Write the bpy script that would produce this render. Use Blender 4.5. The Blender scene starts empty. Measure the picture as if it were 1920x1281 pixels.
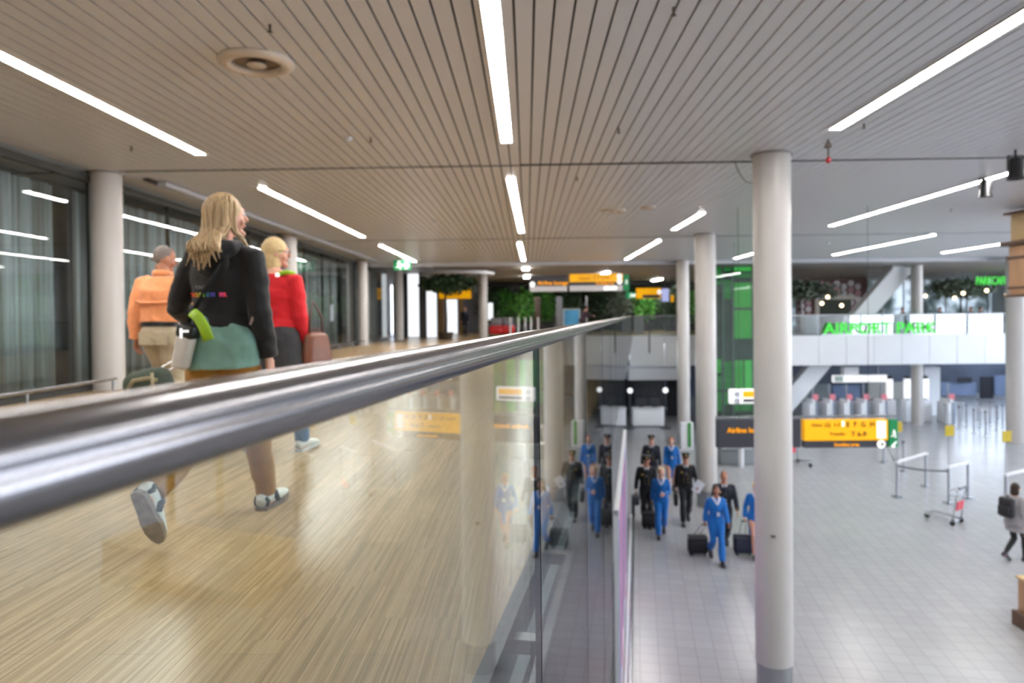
import bpy, bmesh, math, random
from mathutils import Vector, Matrix, Euler, noise
random.seed(7)
SC = bpy.context.scene
COL = SC.collection
R = math.radians
PI = math.pi

# ------------------------------------------------------------------ camera
F = 1300.0
EYE = 5.5            # above the hall floor
UP = EYE - 1.08      # upper walkway floor
CEIL = EYE + 2.30    # slatted ceiling
SH = -0.0169
PITCH = 0.0115
ROLL = -0.0100
CAMROT = (Matrix.Rotation(PI/2 - PITCH, 3, 'X') @ Matrix.Rotation(ROLL, 3, 'Z'))
cam_d = bpy.data.cameras.new('camera')
cam = bpy.data.objects.new('camera', cam_d)
COL.objects.link(cam)
cam.location = (0, 0, EYE)
cam.rotation_euler = CAMROT.to_euler()
cam_d.sensor_width = 36
cam_d.lens = F/1920*36
cam_d.shift_y = SH
cam_d.clip_start = 0.02
cam_d.clip_end = 400
cam_d.dof.use_dof = True
cam_d.dof.focus_distance = 1.35
cam_d.dof.aperture_fstop = 3.6
SC.camera = cam

def ray(px, py):
    return CAMROT @ Vector(((px-960)/F, (640.5-py)/F + SH*1920/F, -1.0))
def at(px, py, Y):
    d = ray(px, py); d = d*(Y/d.y)
    return Vector((d.x, d.y, d.z+EYE))
def onz(px, py, z):
    d = ray(px, py); d = d*((z-EYE)/d.z)
    return Vector((d.x, d.y, z))

# balustrade direction (runs about ten degrees to the right of straight ahead)
DEL = math.atan(235/F)
U = Vector((math.sin(DEL), math.cos(DEL), 0))
V = Vector((math.cos(DEL), -math.sin(DEL), 0))
def uv(u, v, z=0):
    p = U*u + V*v
    return Vector((p.x, p.y, z))
SL = math.atan(28/F)     # direction of slats and parquet
SD = Vector((math.sin(SL), math.cos(SL), 0))
SN = Vector((math.cos(SL), -math.sin(SL), 0))
def sl(u, v, z=0):
    p = SD*u + SN*v
    return Vector((p.x, p.y, z))

# ------------------------------------------------------------------ materials
def lin(c):
    c = c/255.0
    return c/12.92 if c <= 0.04045 else ((c+0.055)/1.055)**2.4
def rgb(r, g, b):
    return (lin(r), lin(g), lin(b), 1)
MATS = {}
def mat(name, col, rough=0.5, metal=0.0, spec=0.5, nscale=0, namt=0.12, bump=0, bscale=None, stretch=(1,1,1), emit=None, estr=0, sheen=0, aniso=0):
    if name in MATS: return MATS[name]
    m = bpy.data.materials.new(name); m.use_nodes = True
    nt = m.node_tree; b = nt.nodes['Principled BSDF']
    b.inputs['Base Color'].default_value = col
    b.inputs['Roughness'].default_value = rough
    b.inputs['Metallic'].default_value = metal
    b.inputs['Specular IOR Level'].default_value = spec
    if sheen: b.inputs['Sheen Weight'].default_value = sheen
    if aniso: b.inputs['Anisotropic'].default_value = aniso
    if emit:
        b.inputs['Emission Color'].default_value = emit
        b.inputs['Emission Strength'].default_value = estr
    if nscale or bump:
        tc = nt.nodes.new('ShaderNodeTexCoord'); mp = nt.nodes.new('ShaderNodeMapping')
        mp.inputs['Scale'].default_value = stretch
        nt.links.new(tc.outputs['Object'], mp.inputs['Vector'])
    if nscale:
        n = nt.nodes.new('ShaderNodeTexNoise'); n.inputs['Scale'].default_value = nscale; n.inputs['Detail'].default_value = 4
        nt.links.new(mp.outputs[0], n.inputs['Vector'])
        r = nt.nodes.new('ShaderNodeMapRange')
        r.inputs['From Min'].default_value = 0.3; r.inputs['From Max'].default_value = 0.7
        r.inputs['To Min'].default_value = 1-namt; r.inputs['To Max'].default_value = 1+namt
        nt.links.new(n.outputs['Fac'], r.inputs['Value'])
        mx = nt.nodes.new('ShaderNodeVectorMath'); mx.operation = 'SCALE'
        mx.inputs[0].default_value = col[:3]
        nt.links.new(r.outputs[0], mx.inputs['Scale'])
        nt.links.new(mx.outputs[0], b.inputs['Base Color'])
    if bump:
        n2 = nt.nodes.new('ShaderNodeTexNoise'); n2.inputs['Scale'].default_value = bscale or 20; n2.inputs['Detail'].default_value = 3
        nt.links.new(mp.outputs[0], n2.inputs['Vector'])
        bp = nt.nodes.new('ShaderNodeBump'); bp.inputs['Strength'].default_value = bump; bp.inputs['Distance'].default_value = 0.02
        nt.links.new(n2.outputs['Fac'], bp.inputs['Height'])
        nt.links.new(bp.outputs[0], b.inputs['Normal'])
    MATS[name] = m
    return m
def emat(name, col, s):
    if name in MATS: return MATS[name]
    m = bpy.data.materials.new(name); m.use_nodes = True
    nt = m.node_tree; nt.nodes.clear()
    e = nt.nodes.new('ShaderNodeEmission'); o = nt.nodes.new('ShaderNodeOutputMaterial')
    e.inputs[0].default_value = col; e.inputs[1].default_value = s
    nt.links.new(e.outputs[0], o.inputs[0]); MATS[name] = m
    return m
def glassmat(name, tint=(0.93,0.97,0.96,1), f0=0.04, rough=0.0):
    """architectural glass: transparent + mirror, weighted by Schlick's law"""
    m = bpy.data.materials.new(name); m.use_nodes = True
    nt = m.node_tree; nt.nodes.clear(); N = nt.nodes.new; L = nt.links.new
    o = N('ShaderNodeOutputMaterial'); mix = N('ShaderNodeMixShader')
    t = N('ShaderNodeBsdfTransparent'); t.inputs[0].default_value = tint
    g = N('ShaderNodeBsdfGlossy'); g.inputs['Roughness'].default_value = rough
    geo = N('ShaderNodeNewGeometry')
    d = N('ShaderNodeVectorMath'); d.operation = 'DOT_PRODUCT'
    L(geo.outputs['Normal'], d.inputs[0]); L(geo.outputs['Incoming'], d.inputs[1])
    a = N('ShaderNodeMath'); a.operation = 'ABSOLUTE'; L(d.outputs['Value'], a.inputs[0])
    s = N('ShaderNodeMath'); s.operation = 'SUBTRACT'; s.inputs[0].default_value = 1; L(a.outputs[0], s.inputs[1])
    p = N('ShaderNodeMath'); p.operation = 'POWER'; p.inputs[1].default_value = 5; L(s.outputs[0], p.inputs[0])
    q = N('ShaderNodeMath'); q.operation = 'MULTIPLY_ADD'; q.inputs[1].default_value = 1-f0; q.inputs[2].default_value = f0
    L(p.outputs[0], q.inputs[0])
    L(q.outputs[0], mix.inputs[0]); L(t.outputs[0], mix.inputs[1]); L(g.outputs[0], mix.inputs[2]); L(mix.outputs[0], o.inputs[0])
    MATS[name] = m
    return m

# ------------------------------------------------------------------ mesh building
class MB:
    def __init__(s): s.v = []; s.f = []
    def add(s, vs, fs):
        o = len(s.v); s.v += [Vector(v) for v in vs]; s.f += [tuple(i+o for i in f) for f in fs]; return s
    def box(s, c, d, rz=0, M=None):
        c = Vector(c); hx, hy, hz = d[0]/2, d[1]/2, d[2]/2
        vs = [Vector((x*hx, y*hy, z*hz)) for z in (-1,1) for y in (-1,1) for x in (-1,1)]
        if rz: Rm = Matrix.Rotation(rz, 3, 'Z'); vs = [Rm@v for v in vs]
        if M is not None: vs = [M@v for v in vs]
        vs = [v+c for v in vs]
        return s.add(vs, [(0,2,3,1),(4,5,7,6),(0,1,5,4),(2,6,7,3),(0,4,6,2),(1,3,7,5)])
    def rbox(s, c, d, r=0.02, seg=2, rz=0, M=None, taper=1.0):
        bm = bmesh.new(); bmesh.ops.create_cube(bm, size=1)
        for v in bm.verts:
            v.co = Vector((v.co.x*d[0], v.co.y*d[1], v.co.z*d[2]))
            if v.co.z > 0: v.co.x *= taper; v.co.y *= taper
        bmesh.ops.bevel(bm, geom=bm.edges[:], offset=r, segments=seg, profile=0.5, affect='EDGES')
        bm.verts.index_update()
        Rm = Matrix.Rotation(rz, 3, 'Z') if rz else Matrix.Identity(3)
        if M is not None: Rm = M @ Rm
        vs = [Rm@v.co + Vector(c) for v in bm.verts]; fs = [[v.index for v in f.verts] for f in bm.faces]
        bm.free(); return s.add(vs, fs)
    def quadbar(s, p0, p1, w, h, up=(0,0,1)):
        p0, p1 = Vector(p0), Vector(p1); d = (p1-p0).normalized(); up = Vector(up)
        x = d.cross(up).normalized(); z = x.cross(d).normalized()
        vs = [p + x*(a*w/2) + z*(b*h/2) for p in (p0, p1) for a, b in ((-1,-1),(1,-1),(1,1),(-1,1))]
        return s.add(vs, [(3,2,1,0),(4,5,6,7),(0,1,5,4),(1,2,6,5),(2,3,7,6),(3,0,4,7)])
    def tube(s, pts, rads, n=10, cap=True, ref=None):
        """loft of ellipses along pts; rads: number or (rx, ry)"""
        pts = [Vector(p) for p in pts]; rings = []
        prev = Vector(ref) if ref else None
        for i, p in enumerate(pts):
            d = (pts[min(i+1, len(pts)-1)] - pts[max(i-1, 0)])
            d = d.normalized() if d.length > 1e-9 else Vector((0,0,1))
            if prev is None:
                prev = Vector((1,0,0)) if abs(d.x) < 0.9 else Vector((0,1,0))
            x = (prev - d*prev.dot(d))
            x = x.normalized() if x.length > 1e-6 else d.orthogonal().normalized()
            y = d.cross(x); prev = x if not ref else Vector(ref)
            r = rads[i] if isinstance(rads, (list, tuple)) else rads
            rx, ry = r if isinstance(r, (list, tuple)) else (r, r)
            rings.append([p + x*(rx*math.cos(2*PI*k/n)) + y*(ry*math.sin(2*PI*k/n)) for k in range(n)])
        vs = [v for r_ in rings for v in r_]; fs = []
        for i in range(len(pts)-1):
            for k in range(n):
                a, b = i*n+k, i*n+(k+1) % n
                fs.append((a, b, b+n, a+n))
        if cap:
            fs.append(tuple(reversed(range(n)))); fs.append(tuple(range((len(pts)-1)*n, len(pts)*n)))
        return s.add(vs, fs)
    def cyl(s, p0, p1, r, r1=None, n=16):
        return s.tube([p0, p1], [r, r if r1 is None else r1], n)
    def lathe(s, prof, c=(0,0,0), n=32, close=False):
        c = Vector(c); vs = []; fs = []; m = len(prof)
        for k in range(n):
            a = 2*PI*k/n
            for r, z in prof: vs.append(c + Vector((r*math.cos(a), r*math.sin(a), z)))
        rng = m if close else m-1
        for k in range(n):
            for j in range(rng):
                a, b = k*m+j, ((k+1) % n)*m+j; c2 = k*m+(j+1) % m; d2 = ((k+1) % n)*m+(j+1) % m
                fs.append((a, b, d2, c2))
        return s.add(vs, fs)
    def sph(s, c, r, n=14, m=10, M=None, fn=None):
        c = Vector(c); r = r if isinstance(r, (list, tuple)) else (r, r, r)
        vs = [Vector((0,0,1))]
        for i in range(1, m):
            t = PI*i/m
            for k in range(n):
                a = 2*PI*k/n; vs.append(Vector((math.sin(t)*math.cos(a), math.sin(t)*math.sin(a), math.cos(t))))
        vs.append(Vector((0,0,-1)))
        vs = [Vector((v.x*r[0], v.y*r[1], v.z*r[2])) for v in vs]
        if fn: vs = [Vector(fn(v)) for v in vs]
        if M is not None: vs = [M@v for v in vs]
        fs = [(0, 1+k, 1+(k+1) % n) for k in range(n)]
        for i in range(m-2):
            for k in range(n):
                a, b = 1+i*n+k, 1+i*n+(k+1) % n
                fs.append((a, a+n, b+n, b))
        e = len(vs)-1
        fs += [(e, 1+(m-2)*n+(k+1) % n, 1+(m-2)*n+k) for k in range(n)]
        return s.add([v+c for v in vs], fs)
    def prism(s, poly, z0, z1):
        n = len(poly); vs = [Vector((p[0], p[1], z0)) for p in poly] + [Vector((p[0], p[1], z1)) for p in poly]
        return s.add(vs, [tuple(reversed(range(n))), tuple(range(n, 2*n))] + [(k, (k+1) % n, (k+1) % n+n, k+n) for k in range(n)])
    def xform(s, M):
        s.v = [M@v for v in s.v]; return s
    def build(s, name, material, parent=None, smooth=False, loc=None):
        me = bpy.data.meshes.new(name)
        me.from_pydata([tuple(v) for v in s.v], [], s.f); me.update()
        if smooth:
            me.polygons.foreach_set('use_smooth', [True]*len(me.polygons))
            if smooth == 'auto': me.set_sharp_from_angle(angle=R(38))
        me.materials.append(material)
        o = bpy.data.objects.new(name, me); COL.objects.link(o)
        if parent is not None: o.parent = parent
        if loc is not None: o.location = loc
        return o

def tag(o, label=None, cat=None, group=None, kind=None):
    if label: o['label'] = label
    if cat: o['category'] = cat
    if group: o['group'] = group
    if kind: o['kind'] = kind
    return o
def thing(name, label, cat, loc=(0,0,0), rz=0, group=None):
    o = bpy.data.objects.new(name, None); COL.objects.link(o)
    o.location = loc; o.rotation_euler = (0, 0, rz); o.empty_display_size = 0.1
    return tag(o, label, cat, group)
def struct(o): o['kind'] = 'structure'; return o
def copy_tree(o, parent=None):
    c = o.copy(); COL.objects.link(c); c.parent = parent
    for ch in o.children: copy_tree(ch, c)
    return c
def remesh(o, voxel, smooth=4, fac=0.5):
    """fuse overlapping lofts into one continuous surface"""
    m = o.modifiers.new('r', 'REMESH'); m.mode = 'VOXEL'; m.voxel_size = voxel; m.use_smooth_shade = True
    if smooth:
        q = o.modifiers.new('s', 'SMOOTH'); q.iterations = smooth; q.factor = fac
    dg = bpy.context.evaluated_depsgraph_get(); dg.update()
    me = bpy.data.meshes.new_from_object(o.evaluated_get(dg))
    old = o.data; mats = list(old.materials)
    o.modifiers.clear(); o.data = me; me.name = o.name
    if not me.materials and mats: me.materials.append(mats[0])
    me.polygons.foreach_set('use_smooth', [True]*len(me.polygons))
    bpy.data.meshes.remove(old)
    return o
def wrinkle(o, amp=0.006, sc=9.0, seed=0.0):
    me = o.data; n = [v.normal.copy() for v in me.vertices]
    for v, nn in zip(me.vertices, n):
        p = v.co
        a = noise.noise(Vector((p.x*sc+seed, p.y*sc, p.z*sc*1.5+p.x*3))); b = noise.noise(Vector((p.x*sc*2.3, p.y*sc*2.3+seed, p.z*sc*3.2)))
        r = 1-abs(noise.noise(Vector((p.x*sc*.8-seed, p.y*sc*.8, p.z*sc*1.2+p.x*5))))*2
        v.co = p + nn*(amp*(0.8*a + 0.35*b + 0.7*(r-0.5)))
    me.update(); return o
def text(name, body, size, material, parent, loc, rx=PI/2, rz=0, depth=0.004, align='LEFT', bold=0.0, xs=1.0):
    c = bpy.data.curves.new(name, 'FONT'); c.body = body; c.size = size; c.extrude = depth; c.align_x = align; c.offset = bold
    c.resolution_u = 3
    t = bpy.data.objects.new(name, c); COL.objects.link(t)
    dg = bpy.context.evaluated_depsgraph_get(); dg.update()
    me = bpy.data.meshes.new_from_object(t.evaluated_get(dg))
    bpy.data.objects.remove(t); bpy.data.curves.remove(c)
    me.name = name; me.materials.clear(); me.materials.append(material)
    if xs != 1:
        for v in me.vertices: v.co.x *= xs
    o = bpy.data.objects.new(name, me); COL.objects.link(o)
    o.parent = parent; o.location = loc; o.rotation_euler = (rx, 0, rz)
    return o

# common materials
WHITE = mat('white_paint', rgb(222,224,228), 0.38, nscale=3, namt=0.02)
BRWHITE = mat('bright_white_panel', rgb(240,242,245), 0.5, nscale=2, namt=0.02)
STEEL = mat('brushed_steel', rgb(176,178,182), 0.27, 1.0, nscale=40, namt=0.05, stretch=(1,1,0.05))
DARK = mat('dark_frame', rgb(44,46,50), 0.45, nscale=8, namt=0.1)
BLACK = mat('black_plastic', rgb(18,18,20), 0.4, nscale=10, namt=0.1)
YELLOW = mat('sign_yellow', rgb(250,184,0), 0.45, emit=rgb(255,176,0), estr=0.45, nscale=6, namt=0.02)
SIGNDARK = mat('sign_charcoal', rgb(58,60,70), 0.5, nscale=6, namt=0.03)
ORTXT = mat('sign_orange_lettering', rgb(255,170,0), 0.5, emit=rgb(255,160,0), estr=0.6, nscale=5, namt=0.01)
SGREEN = mat('sign_green', rgb(0,120,70), 0.5, emit=rgb(0,130,75), estr=0.35, nscale=5, namt=0.02)
SWHITE = mat('sign_white', rgb(245,245,245), 0.5, emit=(1,1,1,1), estr=0.7, nscale=5, namt=0.01)
WORLD, LAMP, EXPO = 14.0, 76.0, 0.0
# ------------------------------------------------------------------ world & render settings
w = bpy.data.worlds.new('world'); SC.world = w; w.use_nodes = True
nt = w.node_tree; bg = nt.nodes['Background']
tc = nt.nodes.new('ShaderNodeTexCoord'); sx = nt.nodes.new('ShaderNodeSeparateXYZ'); cr = nt.nodes.new('ShaderNodeValToRGB')
nt.links.new(tc.outputs['Generated'], sx.inputs[0]); nt.links.new(sx.outputs['Z'], cr.inputs[0])
cr.color_ramp.elements[0].position = 0.0; cr.color_ramp.elements[0].color = (0.86,0.90,0.98,1)
cr.color_ramp.elements[1].position = 0.12; cr.color_ramp.elements[1].color = (0.68,0.81,1.0,1)
nt.links.new(cr.outputs[0], bg.inputs[0]); bg.inputs[1].default_value = WORLD
vs = SC.view_settings; vs.view_transform = 'Standard'; vs.look = 'None'; vs.gamma = 1; vs.use_curve_mapping = False
vs.exposure = EXPO
cy = SC.cycles
cy.use_denoising = True
cy.max_bounces = 8; cy.diffuse_bounces = 4; cy.glossy_bounces = 5; cy.transparent_max_bounces = 24; cy.transmission_bounces = 4
cy.caustics_reflective = False; cy.caustics_refractive = False
cy.sample_clamp_indirect = 4.0

# ------------------------------------------------------------------ floor materials
def tilemat():
    m = bpy.data.materials.new('hall_tiles'); m.use_nodes = True; nt = m.node_tree; N = nt.nodes.new; L = nt.links.new
    b = nt.nodes['Principled BSDF']
    tc = N('ShaderNodeTexCoord'); mp = N('ShaderNodeMapping'); mp.inputs['Rotation'].default_value = (0,0,DEL)
    L(tc.outputs['Object'], mp.inputs[0])
    br = N('ShaderNodeTexBrick'); br.offset = 0; br.squash = 1
    br.inputs['Scale'].default_value = 1.0; br.inputs['Brick Width'].default_value = 0.3; br.inputs['Row Height'].default_value = 0.3
    br.inputs['Mortar Size'].default_value = 0.007; br.inputs['Mortar Smooth'].default_value = 0.3
    br.inputs['Color1'].default_value = rgb(166,167,170); br.inputs['Color2'].default_value = rgb(160,161,165); br.inputs['Mortar'].default_value = rgb(140,141,146)
    L(mp.outputs[0], br.inputs['Vector'])
    n = N('ShaderNodeTexNoise'); n.inputs['Scale'].default_value = 0.35; n.inputs['Detail'].default_value = 3; L(tc.outputs['Object'], n.inputs['Vector'])
    mr = N('ShaderNodeMapRange'); mr.inputs['To Min'].default_value = 0.9; mr.inputs['To Max'].default_value = 1.1; L(n.outputs['Fac'], mr.inputs['Value'])
    sc = N('ShaderNodeVectorMath'); sc.operation = 'SCALE'; L(br.outputs['Color'], sc.inputs[0]); L(mr.outputs[0], sc.inputs['Scale'])
    L(sc.outputs[0], b.inputs['Base Color']); b.inputs['Roughness'].default_value = 0.24
    b.inputs['Specular IOR Level'].default_value = 0.6
    return m
def parquet():
    m = bpy.data.materials.new('oak_strip_parquet'); m.use_nodes = True; nt = m.node_tree; N = nt.nodes.new; L = nt.links.new
    b = nt.nodes['Principled BSDF']
    tc = N('ShaderNodeTexCoord'); mp = N('ShaderNodeMapping'); mp.inputs['Rotation'].default_value = (0,0,SL+PI/2)
    L(tc.outputs['Object'], mp.inputs[0])
    br = N('ShaderNodeTexBrick'); br.offset = 0.37; br.offset_frequency = 2
    br.inputs['Scale'].default_value = 1.0; br.inputs['Brick Width'].default_value = 0.46; br.inputs['Row Height'].default_value = 0.009
    br.inputs['Mortar Size'].default_value = 0.0005; br.inputs['Bias'].default_value = 0.0
    br.inputs['Color1'].default_value = rgb(194,168,132); br.inputs['Color2'].default_value = rgb(164,138,103); br.inputs['Mortar'].default_value = rgb(146,124,96)
    L(mp.outputs[0], br.inputs['Vector'])
    # boards made of bundles of strips
    b2 = N('ShaderNodeTexBrick'); b2.offset = 0.5; b2.inputs['Scale'].default_value = 1.0
    b2.inputs['Brick Width'].default_value = 2.2; b2.inputs['Row Height'].default_value = 0.2; b2.inputs['Mortar Size'].default_value = 0.0012
    b2.inputs['Color1'].default_value = (1.06,1.04,1.0,1); b2.inputs['Color2'].default_value = (0.9,0.9,0.9,1); b2.inputs['Mortar'].default_value = (0.62,0.6,0.56,1)
    L(mp.outputs[0], b2.inputs['Vector'])
    mp2 = N('ShaderNodeMapping'); mp2.inputs['Scale'].default_value = (5, 240, 1); L(mp.outputs[0], mp2.inputs[0])
    n = N('ShaderNodeTexNoise'); n.inputs['Scale'].default_value = 1.0; n.inputs['Detail'].default_value = 5; L(mp2.outputs[0], n.inputs['Vector'])
    mr = N('ShaderNodeMapRange'); mr.inputs['From Min'].default_value = 0.25; mr.inputs['From Max'].default_value = 0.75
    mr.inputs['To Min'].default_value = 0.80; mr.inputs['To Max'].default_value = 1.18; L(n.outputs['Fac'], mr.inputs['Value'])
    mu = N('ShaderNodeVectorMath'); mu.operation = 'MULTIPLY'; L(br.outputs['Color'], mu.inputs[0]); L(b2.outputs['Color'], mu.inputs[1])
    sc = N('ShaderNodeVectorMath'); sc.operation = 'SCALE'; L(mu.outputs[0], sc.inputs[0]); L(mr.outputs[0], sc.inputs['Scale'])
    L(sc.outputs[0], b.inputs['Base Color'])
    b.inputs['Roughness'].default_value = 0.25
    b.inputs['Specular IOR Level'].default_value = 0.2
    return m

# ------------------------------------------------------------------ floors
o = MB().box((12.5, 22, -0.15), (47, 64, 0.3)).build('floor', tilemat()); struct(o)
EDGE = -0.475
YB = 36.0            # near face of the cross bridge
def edgept(Y, v=EDGE):
    u = (Y - V.y*v)/U.y
    return uv(u, v)
e0 = edgept(-4); e1 = edgept(YB)
# upper walkway slab, L-shaped, joined to the bridge across the end of the hall
SL_T = 0.42
poly = [(-8.6,-4), (e0.x,-4), (e1.x,YB), (34.2,YB), (34.2,50), (-8.6,50)]
o = MB().prism(poly, UP-0.03, UP).build('floor', parquet()); struct(o)
o = MB().prism(poly, UP-SL_T, UP-0.03).build('trim_1', mat('slab_soffit', rgb(200,202,205), 0.6, nscale=2, namt=0.03)); struct(o)
YR = 33.3
struct(MB().box((20.9, (YR+YB)/2, UP-0.015), (15.1, YB-YR-0.02, 0.03)).build('floor', mat('bridge_floor_grey', rgb(170,170,168), 0.4, nscale=1, namt=0.05)))
# dark edge profile of the walkway
m = MB()
a = uv(-3.5, EDGE+0.02, UP-0.06); b_ = uv((YB-0.2)/U.y, EDGE+0.02, UP-0.06)
m.quadbar(a, b_, 0.05, 0.16)
o = m.build('trim_2', mat('dark_edge_profile', rgb(52,54,58), 0.4, 0.6, nscale=5, namt=0.1)); struct(o)

struct(MB().box((34.5, 21, 1.6), (0.2, 57, 3.2)).build('wall_right', mat('shop_band_wall', rgb(150,152,156), 0.6, nscale=0.3, namt=0.3)))  # wall added to cut bright sky reflections in the balustrade glass
m = MB()
for k in range(15): m.box((34.5, -6+k*4, 5.5), (0.14, 0.14, 4.6))
m.box((34.5, 21, 5.4), (0.12, 57, 0.1))
struct(m.build('window_7', mat('facade_mullion', rgb(150,154,158), 0.4, 0.3, nscale=1, namt=0.05)))
struct(MB().box((12.5, -7.3, CEIL/2), (47, 0.2, CEIL)).build('wall_front', mat('rear_wall_grey', rgb(190,186,180), 0.7, nscale=0.4, namt=0.2)))  # unseen wall added behind the camera to keep light off the near columns
# ------------------------------------------------------------------ ceiling
CY0, CY1 = -7.0, 29.6
slat = mat('ceiling_slat_lacquer', rgb(249,249,250), 0.33, nscale=0.8, namt=0.03, stretch=(1,0.05,1))
m = MB()
k = -52
joints = [10.55, 20.55]
lightcols = (-4.35, -0.12, 4.1, 8.35, 12.6, 16.85, 21.1)
def lam(v):   # is there a lamp slot in this slat column
    return False
for k in range(-58, 222):
    v = k*0.152
    segs = [(CY0, joints[0]-0.03), (joints[0]+0.03, joints[1]-0.03), (joints[1]+0.03, CY1)]
    for s0, s1 in segs:
        m.quadbar(sl(s0, v, CEIL+0.012), sl(s1, v, CEIL+0.012), 0.133, 0.024)
o = m.build('ceiling', slat); struct(o)
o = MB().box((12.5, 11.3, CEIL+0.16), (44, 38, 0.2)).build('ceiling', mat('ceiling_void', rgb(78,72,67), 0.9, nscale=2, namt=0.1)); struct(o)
# end beam and the lower dark ceiling beyond
m = MB(); m.box((12.5, 29.8, CEIL-0.02), (44, 0.35, 0.22))
o = m.build('trim_3', mat('end_beam', rgb(205,208,214), 0.35, nscale=2, namt=0.02)); struct(o)
o = MB().box((12.5, 40.2, CEIL+0.1), (44, 20.4, 0.2)).build('ceiling', mat('far_ceiling', rgb(160,156,154), 0.5, nscale=1, namt=0.1)); struct(o)
# transverse dark joint rails
for i, u_ in enumerate(joints):
    m = MB(); m.quadbar(sl(u_+0.1, -8.6, CEIL+0.005), sl(u_-0.15, 32, CEIL+0.005), 0.035 if i == 0 else 0.03, 0.03)
    o = m.build('trim_4' if i == 0 else 'trim_5', mat('joint_profile', rgb(74,72,72), 0.4, nscale=3, namt=0.1)); struct(o)

# ------------------------------------------------------------------ ceiling light strips
TUBE = emat('lamp_diffuser', (1.0, 0.965, 0.93, 1), LAMP)
def strip(v, u0, u1, label, dv=0.0, npan=None, w=0.135):
    t = thing('ceiling_light', label, 'ceiling light', sl(u0, v, CEIL), 0, 'linear ceiling lights')
    L = u1-u0; npan = npan or max(1, round(L/1.25))
    d = sl(L, dv); dn = d.normalized()
    fr = MB()
    sd = Vector((dn.y, -dn.x, 0))
    for s_ in (-1, 1):
        fr.quadbar(sd*(s_*w*0.56) + Vector((0,0,-0.004)), d + sd*(s_*w*0.56) + Vector((0,0,-0.004)), 0.008, 0.026)
    fr.build('frame', mat('lamp_frame', rgb(200,196,180), 0.3, 0.3, nscale=3, namt=0.03), t)
    for i in range(npan):
        a = d*((i)/npan) + dn*0.008; b = d*((i+1)/npan) - dn*0.008
        mb = MB(); mb.quadbar(a + Vector((0,0,-0.006)), b + Vector((0,0,-0.006)), w, 0.02)
        mb.build('diffuser', TUBE, t)
    return t
strip(-4.52, -1.5, 3.0, 'long white light strip in the slatted ceiling, left row, outside the picture')
strip(-4.50, 3.4, 9.55, 'white light strip in the left ceiling row, nearest one reaching the left picture edge', 0.0, 5)
strip(-4.62, 12.1, 19.6, 'white light strip in the left ceiling row, above the blonde woman in red', 0.0, 6)
strip(-4.62, 22.0, 28.4, 'white light strip in the left ceiling row, ending just over the green exit sign', 0.05, 5)
strip(-0.245, 3.6, 9.15, 'white light strip at top centre of the ceiling, the largest in the middle row', 0, 4)
strip(-0.245, 11.6, 19.0, 'white light strip in the middle ceiling row, second from the top', 0.12, 6)
strip(-0.21, 21.8, 28.6, 'short-looking white light strip in the middle ceiling row, third from the top', 0.1, 5)
strip(3.86, 4.3, 8.75, 'white light strip in the ceiling at the top right corner', 0.0, 4)
strip(3.98, 15.8, 18.8, 'short white light strip between the two nearest white columns', 0.0, 3)
strip(4.1, 21.6, 28.6, 'white light strip slanting above the small green sign beside the hanging overhead board', 0.0, 6)
strip(8.0, 11.6, 18.4, 'white light strip running towards the two black spotlights', 0.0, 6)
strip(8.0, 2.6, 9.0, 'white light strip over the hall, outside the picture on the right', 0.0, 5)
strip(12.1, 20.9, 27.6, 'white light strip above the slanting white strut on the right', 0.0, 6)
strip(16.1, 23.4, 27.2, 'white light strip beside the brown kiosk tower at the right edge', 0.0, 4)
strip(12.1, 3.0, 17.0, 'white light strip far over the hall, outside the picture on the right', 0.0, 6)
strip(8.6, 26.2, 28.8, 'short white light strip right of the big white column, low in the ceiling', 0.0, 2)
for v_, l_ in ((20.3,'near'),(24.5,'far')):
    strip(v_, 3.0, 16.0, 'white light strip above the right hand side of the hall, %s row' % l_, 0, 6)
# lamps in the dark far ceiling
for px, py, ln, lab in ((986,503,0.5,'small square lamp in the dark far ceiling, upper of two under the middle row'),(988,518,0.9,'small square lamp in the dark far ceiling, lower of two under the middle row'),
                    (1134,512,0.9,'short slanting lamp just over the yellow overhead board'),(1232,524,0.9,'short slanting lamp in the far ceiling right of the small green sign')):
    p = onz(px, py, CEIL-0.02)
    if p.y > 48: p = at(px, py, 47)
    t = thing('ceiling_lamp', lab, 'ceiling light', p, 0, 'far ceiling lamps')
    MB().rbox((0,0,-0.03), (0.3, ln*2.2, 0.05), 0.01).build('diffuser', TUBE, t)
    MB().rbox((0,0,0.0), (0.36, ln*2.2+0.06, 0.03), 0.01).build('frame', WHITE, t)

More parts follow.
